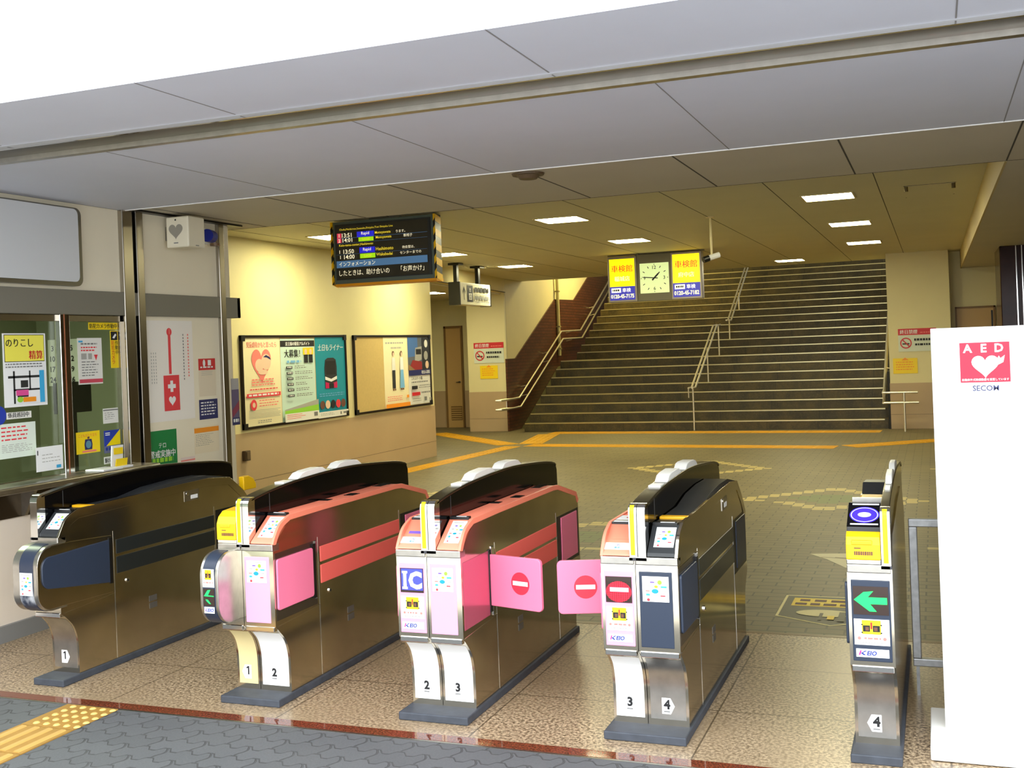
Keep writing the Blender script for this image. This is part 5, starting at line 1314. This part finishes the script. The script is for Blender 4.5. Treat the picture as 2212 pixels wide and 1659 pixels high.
    if label.find('leftmost') < 0:
        for ya, yb in ((4.86, 5.17), (5.25, 5.55)):
            d0, d1 = p0 + .004, p1 - .004
            prof = [(ya, hz(ya) - .002), (ya + .05, hz(ya + .05) + .024), (ya + .10, hz(ya + .10) + .029), (yb - .09, hz(yb - .09) + .029), (yb - .05, hz(yb - .05) + .024), (yb, hz(yb) - .002)]
            MB().prism(prof, d0, d1, DOME).build('sensor_dome', t, bevel=.005, smooth=True, seg=2)
        MB().box((p0 + .008, 4.74, hz(4.77) - .004), (p1 - .008, 4.82, hz(4.8) + .004), DOME).build('sensor_strip', t)
    MB().box((p0 + .003, 4.60, .90), (p1 - .003, 4.604, .985), mat('hood_seam', (60, 60, 60), .4)).build('hood_seam', t)
    return t

def flap_open(t, hx, hy, ox, oy, z0, z1, name='flap'):
    """swung-out barrier flap with the no entry disc"""
    a = Vector((hx, hy, 0)); b = Vector((ox, oy, 0)); d = (b - a); ln = d.length; d.normalize(); nrm = Vector((d.y, -d.x, 0))
    if nrm.y > 0: nrm = -nrm
    def quadprof(r):
        out = []
        for cx, cz, a0 in ((ln - r, z0 + r, -90), (ln - r, z1 - r, 0)):
            for i in range(7): q = math.radians(a0 + 15 * i); out.append((cx + r * math.cos(q), cz + r * math.sin(q)))
        return out + [(0, z1), (0, z0)]
    pr_ = quadprof(.022); mb = MB(); h = .009
    vs = [a + d * u + Vector((0, 0, z)) + nrm * s_ for s_ in (-h, h) for u, z in pr_]; k = len(pr_)
    mb.add(vs, [list(range(k)), list(range(k, 2 * k))[::-1]] + [(i, (i + 1) % k, k + (i + 1) % k, k + i) for i in range(k)], PINK)
    fl = mb.build(name, t, bevel=.004, smooth=True)
    o_ = a + nrm * (h + .0003); u = d
    flip = u.x < 0
    if flip: o_ = b + nrm * (h + .0003); u = -d
    sh = Sheet(o_, u, (0, 0, 1), nrm, step=.0003, thick=.0003); sh.k = 0
    cu = (ln * .44 if flip else ln * .60); cz = (z0 + z1) / 2
    sh.disc(cu, cz, .052, mat('no_entry_red', (232, 50, 70), .45)); sh.rect(cu - .043, cz - .010, cu + .043, cz + .010, PAPERW)
    sh.build('no_entry_mark', fl)

g1 = gate(-4.42, -4.245, -4.42, -4.374, 'leftmost ticket gate, dark grey with a rounded navy bumper, beside the office', None,
     dict(style='navy', num='1', lower=STEEL_B, front=['icnose'], head='dark', nose='right'))
MB().prism([(6.06, .79), (6.06, .880), (6.12, .882), (6.17, .86), (6.20, .82), (6.20, .79)], -4.29, -4.25, YEL).build('rear_ticket_head', g1, bevel=.005)
gate(-3.258, -2.952, -3.148, -3.078, 'pink ticket gate with closed pink flap and yellow ticket head',
     dict(style='navy', num='1', lower=CREAMV, front=['warnnose', 'led_arrow_nose', 'logonose'], head='yellow', nose='left'),
     dict(style='pink', num='2', lower=WHITE, front=['ic'], head='pink'))
g3 = gate(-2.300, -1.984, -2.170, -2.100, 'pink ticket gate with blue IC display and its flap swung out',
     dict(style='pink', num='2', lower=WHITE, front=['led_IC', 'warn', 'logo'], head='ic', slot=PURPLE),
     dict(style='pink', num='3', lower=WHITE, front=['ic'], head='pink', open=True))
flap_open(g3, -1.978, 4.752, -1.695, 4.668, .452, .692)
g4 = gate(-1.340, -1.014, -1.212, -1.142, 'ticket gate half pink and half navy with a red no entry display',
     dict(style='pink', num='3', lower=WHITE, front=['led_stop', 'warn', 'logo'], head='ic'),
     dict(style='navy', num='4', lower=STEEL_B, front=['ic'], head='dark'))
flap_open(g4, -1.345, 4.742, -1.618, 4.656, .452, .692)
gate(-.348, -.182, -.219, -.184, 'narrow ticket gate with yellow head, blue card reader and green arrow, lane 4',
     dict(style='navy', num='4', lower=STEEL_B, front=['led_arrow', 'warn', 'logo'], head='yellow_reader'), None)

# card stand and white tray on the office counter
t = thing('leaflet_stand', 'clear stand of small yellow and white cards on the counter by the office post', 'stand', (XO + .09, 6.06, .94))
MB().box((XO + .06, 6.00, .94), (XO + .14, 6.14, .95), PAPERW).build('base', t)
MB().prism([(XO + .06, .95), (XO + .07, 1.09), (XO + .08, 1.09), (XO + .07, .95)], 6.01, 6.12, PAPERW, 'y').build('back_card', t)
MB().prism([(XO + .09, .95), (XO + .10, 1.0), (XO + .105, 1.0), (XO + .097, .95)], 6.02, 6.13, YELLOWS, 'y').build('front_card', t)
sh = on_x(XO + .083, 6.02, 1.03); sh.slab(.09, .045, YELLOWS); sh.build('yellow_card', t)
t = tag(MB().box((XO + .03, 5.80, .9405), (XO + .185, 5.99, .953), PAPERW).build('white_tray', origin=(XO + .1, 5.99, .94), bevel=.004), 'flat white tray lying on the steel counter behind the leftmost gate', 'tray')
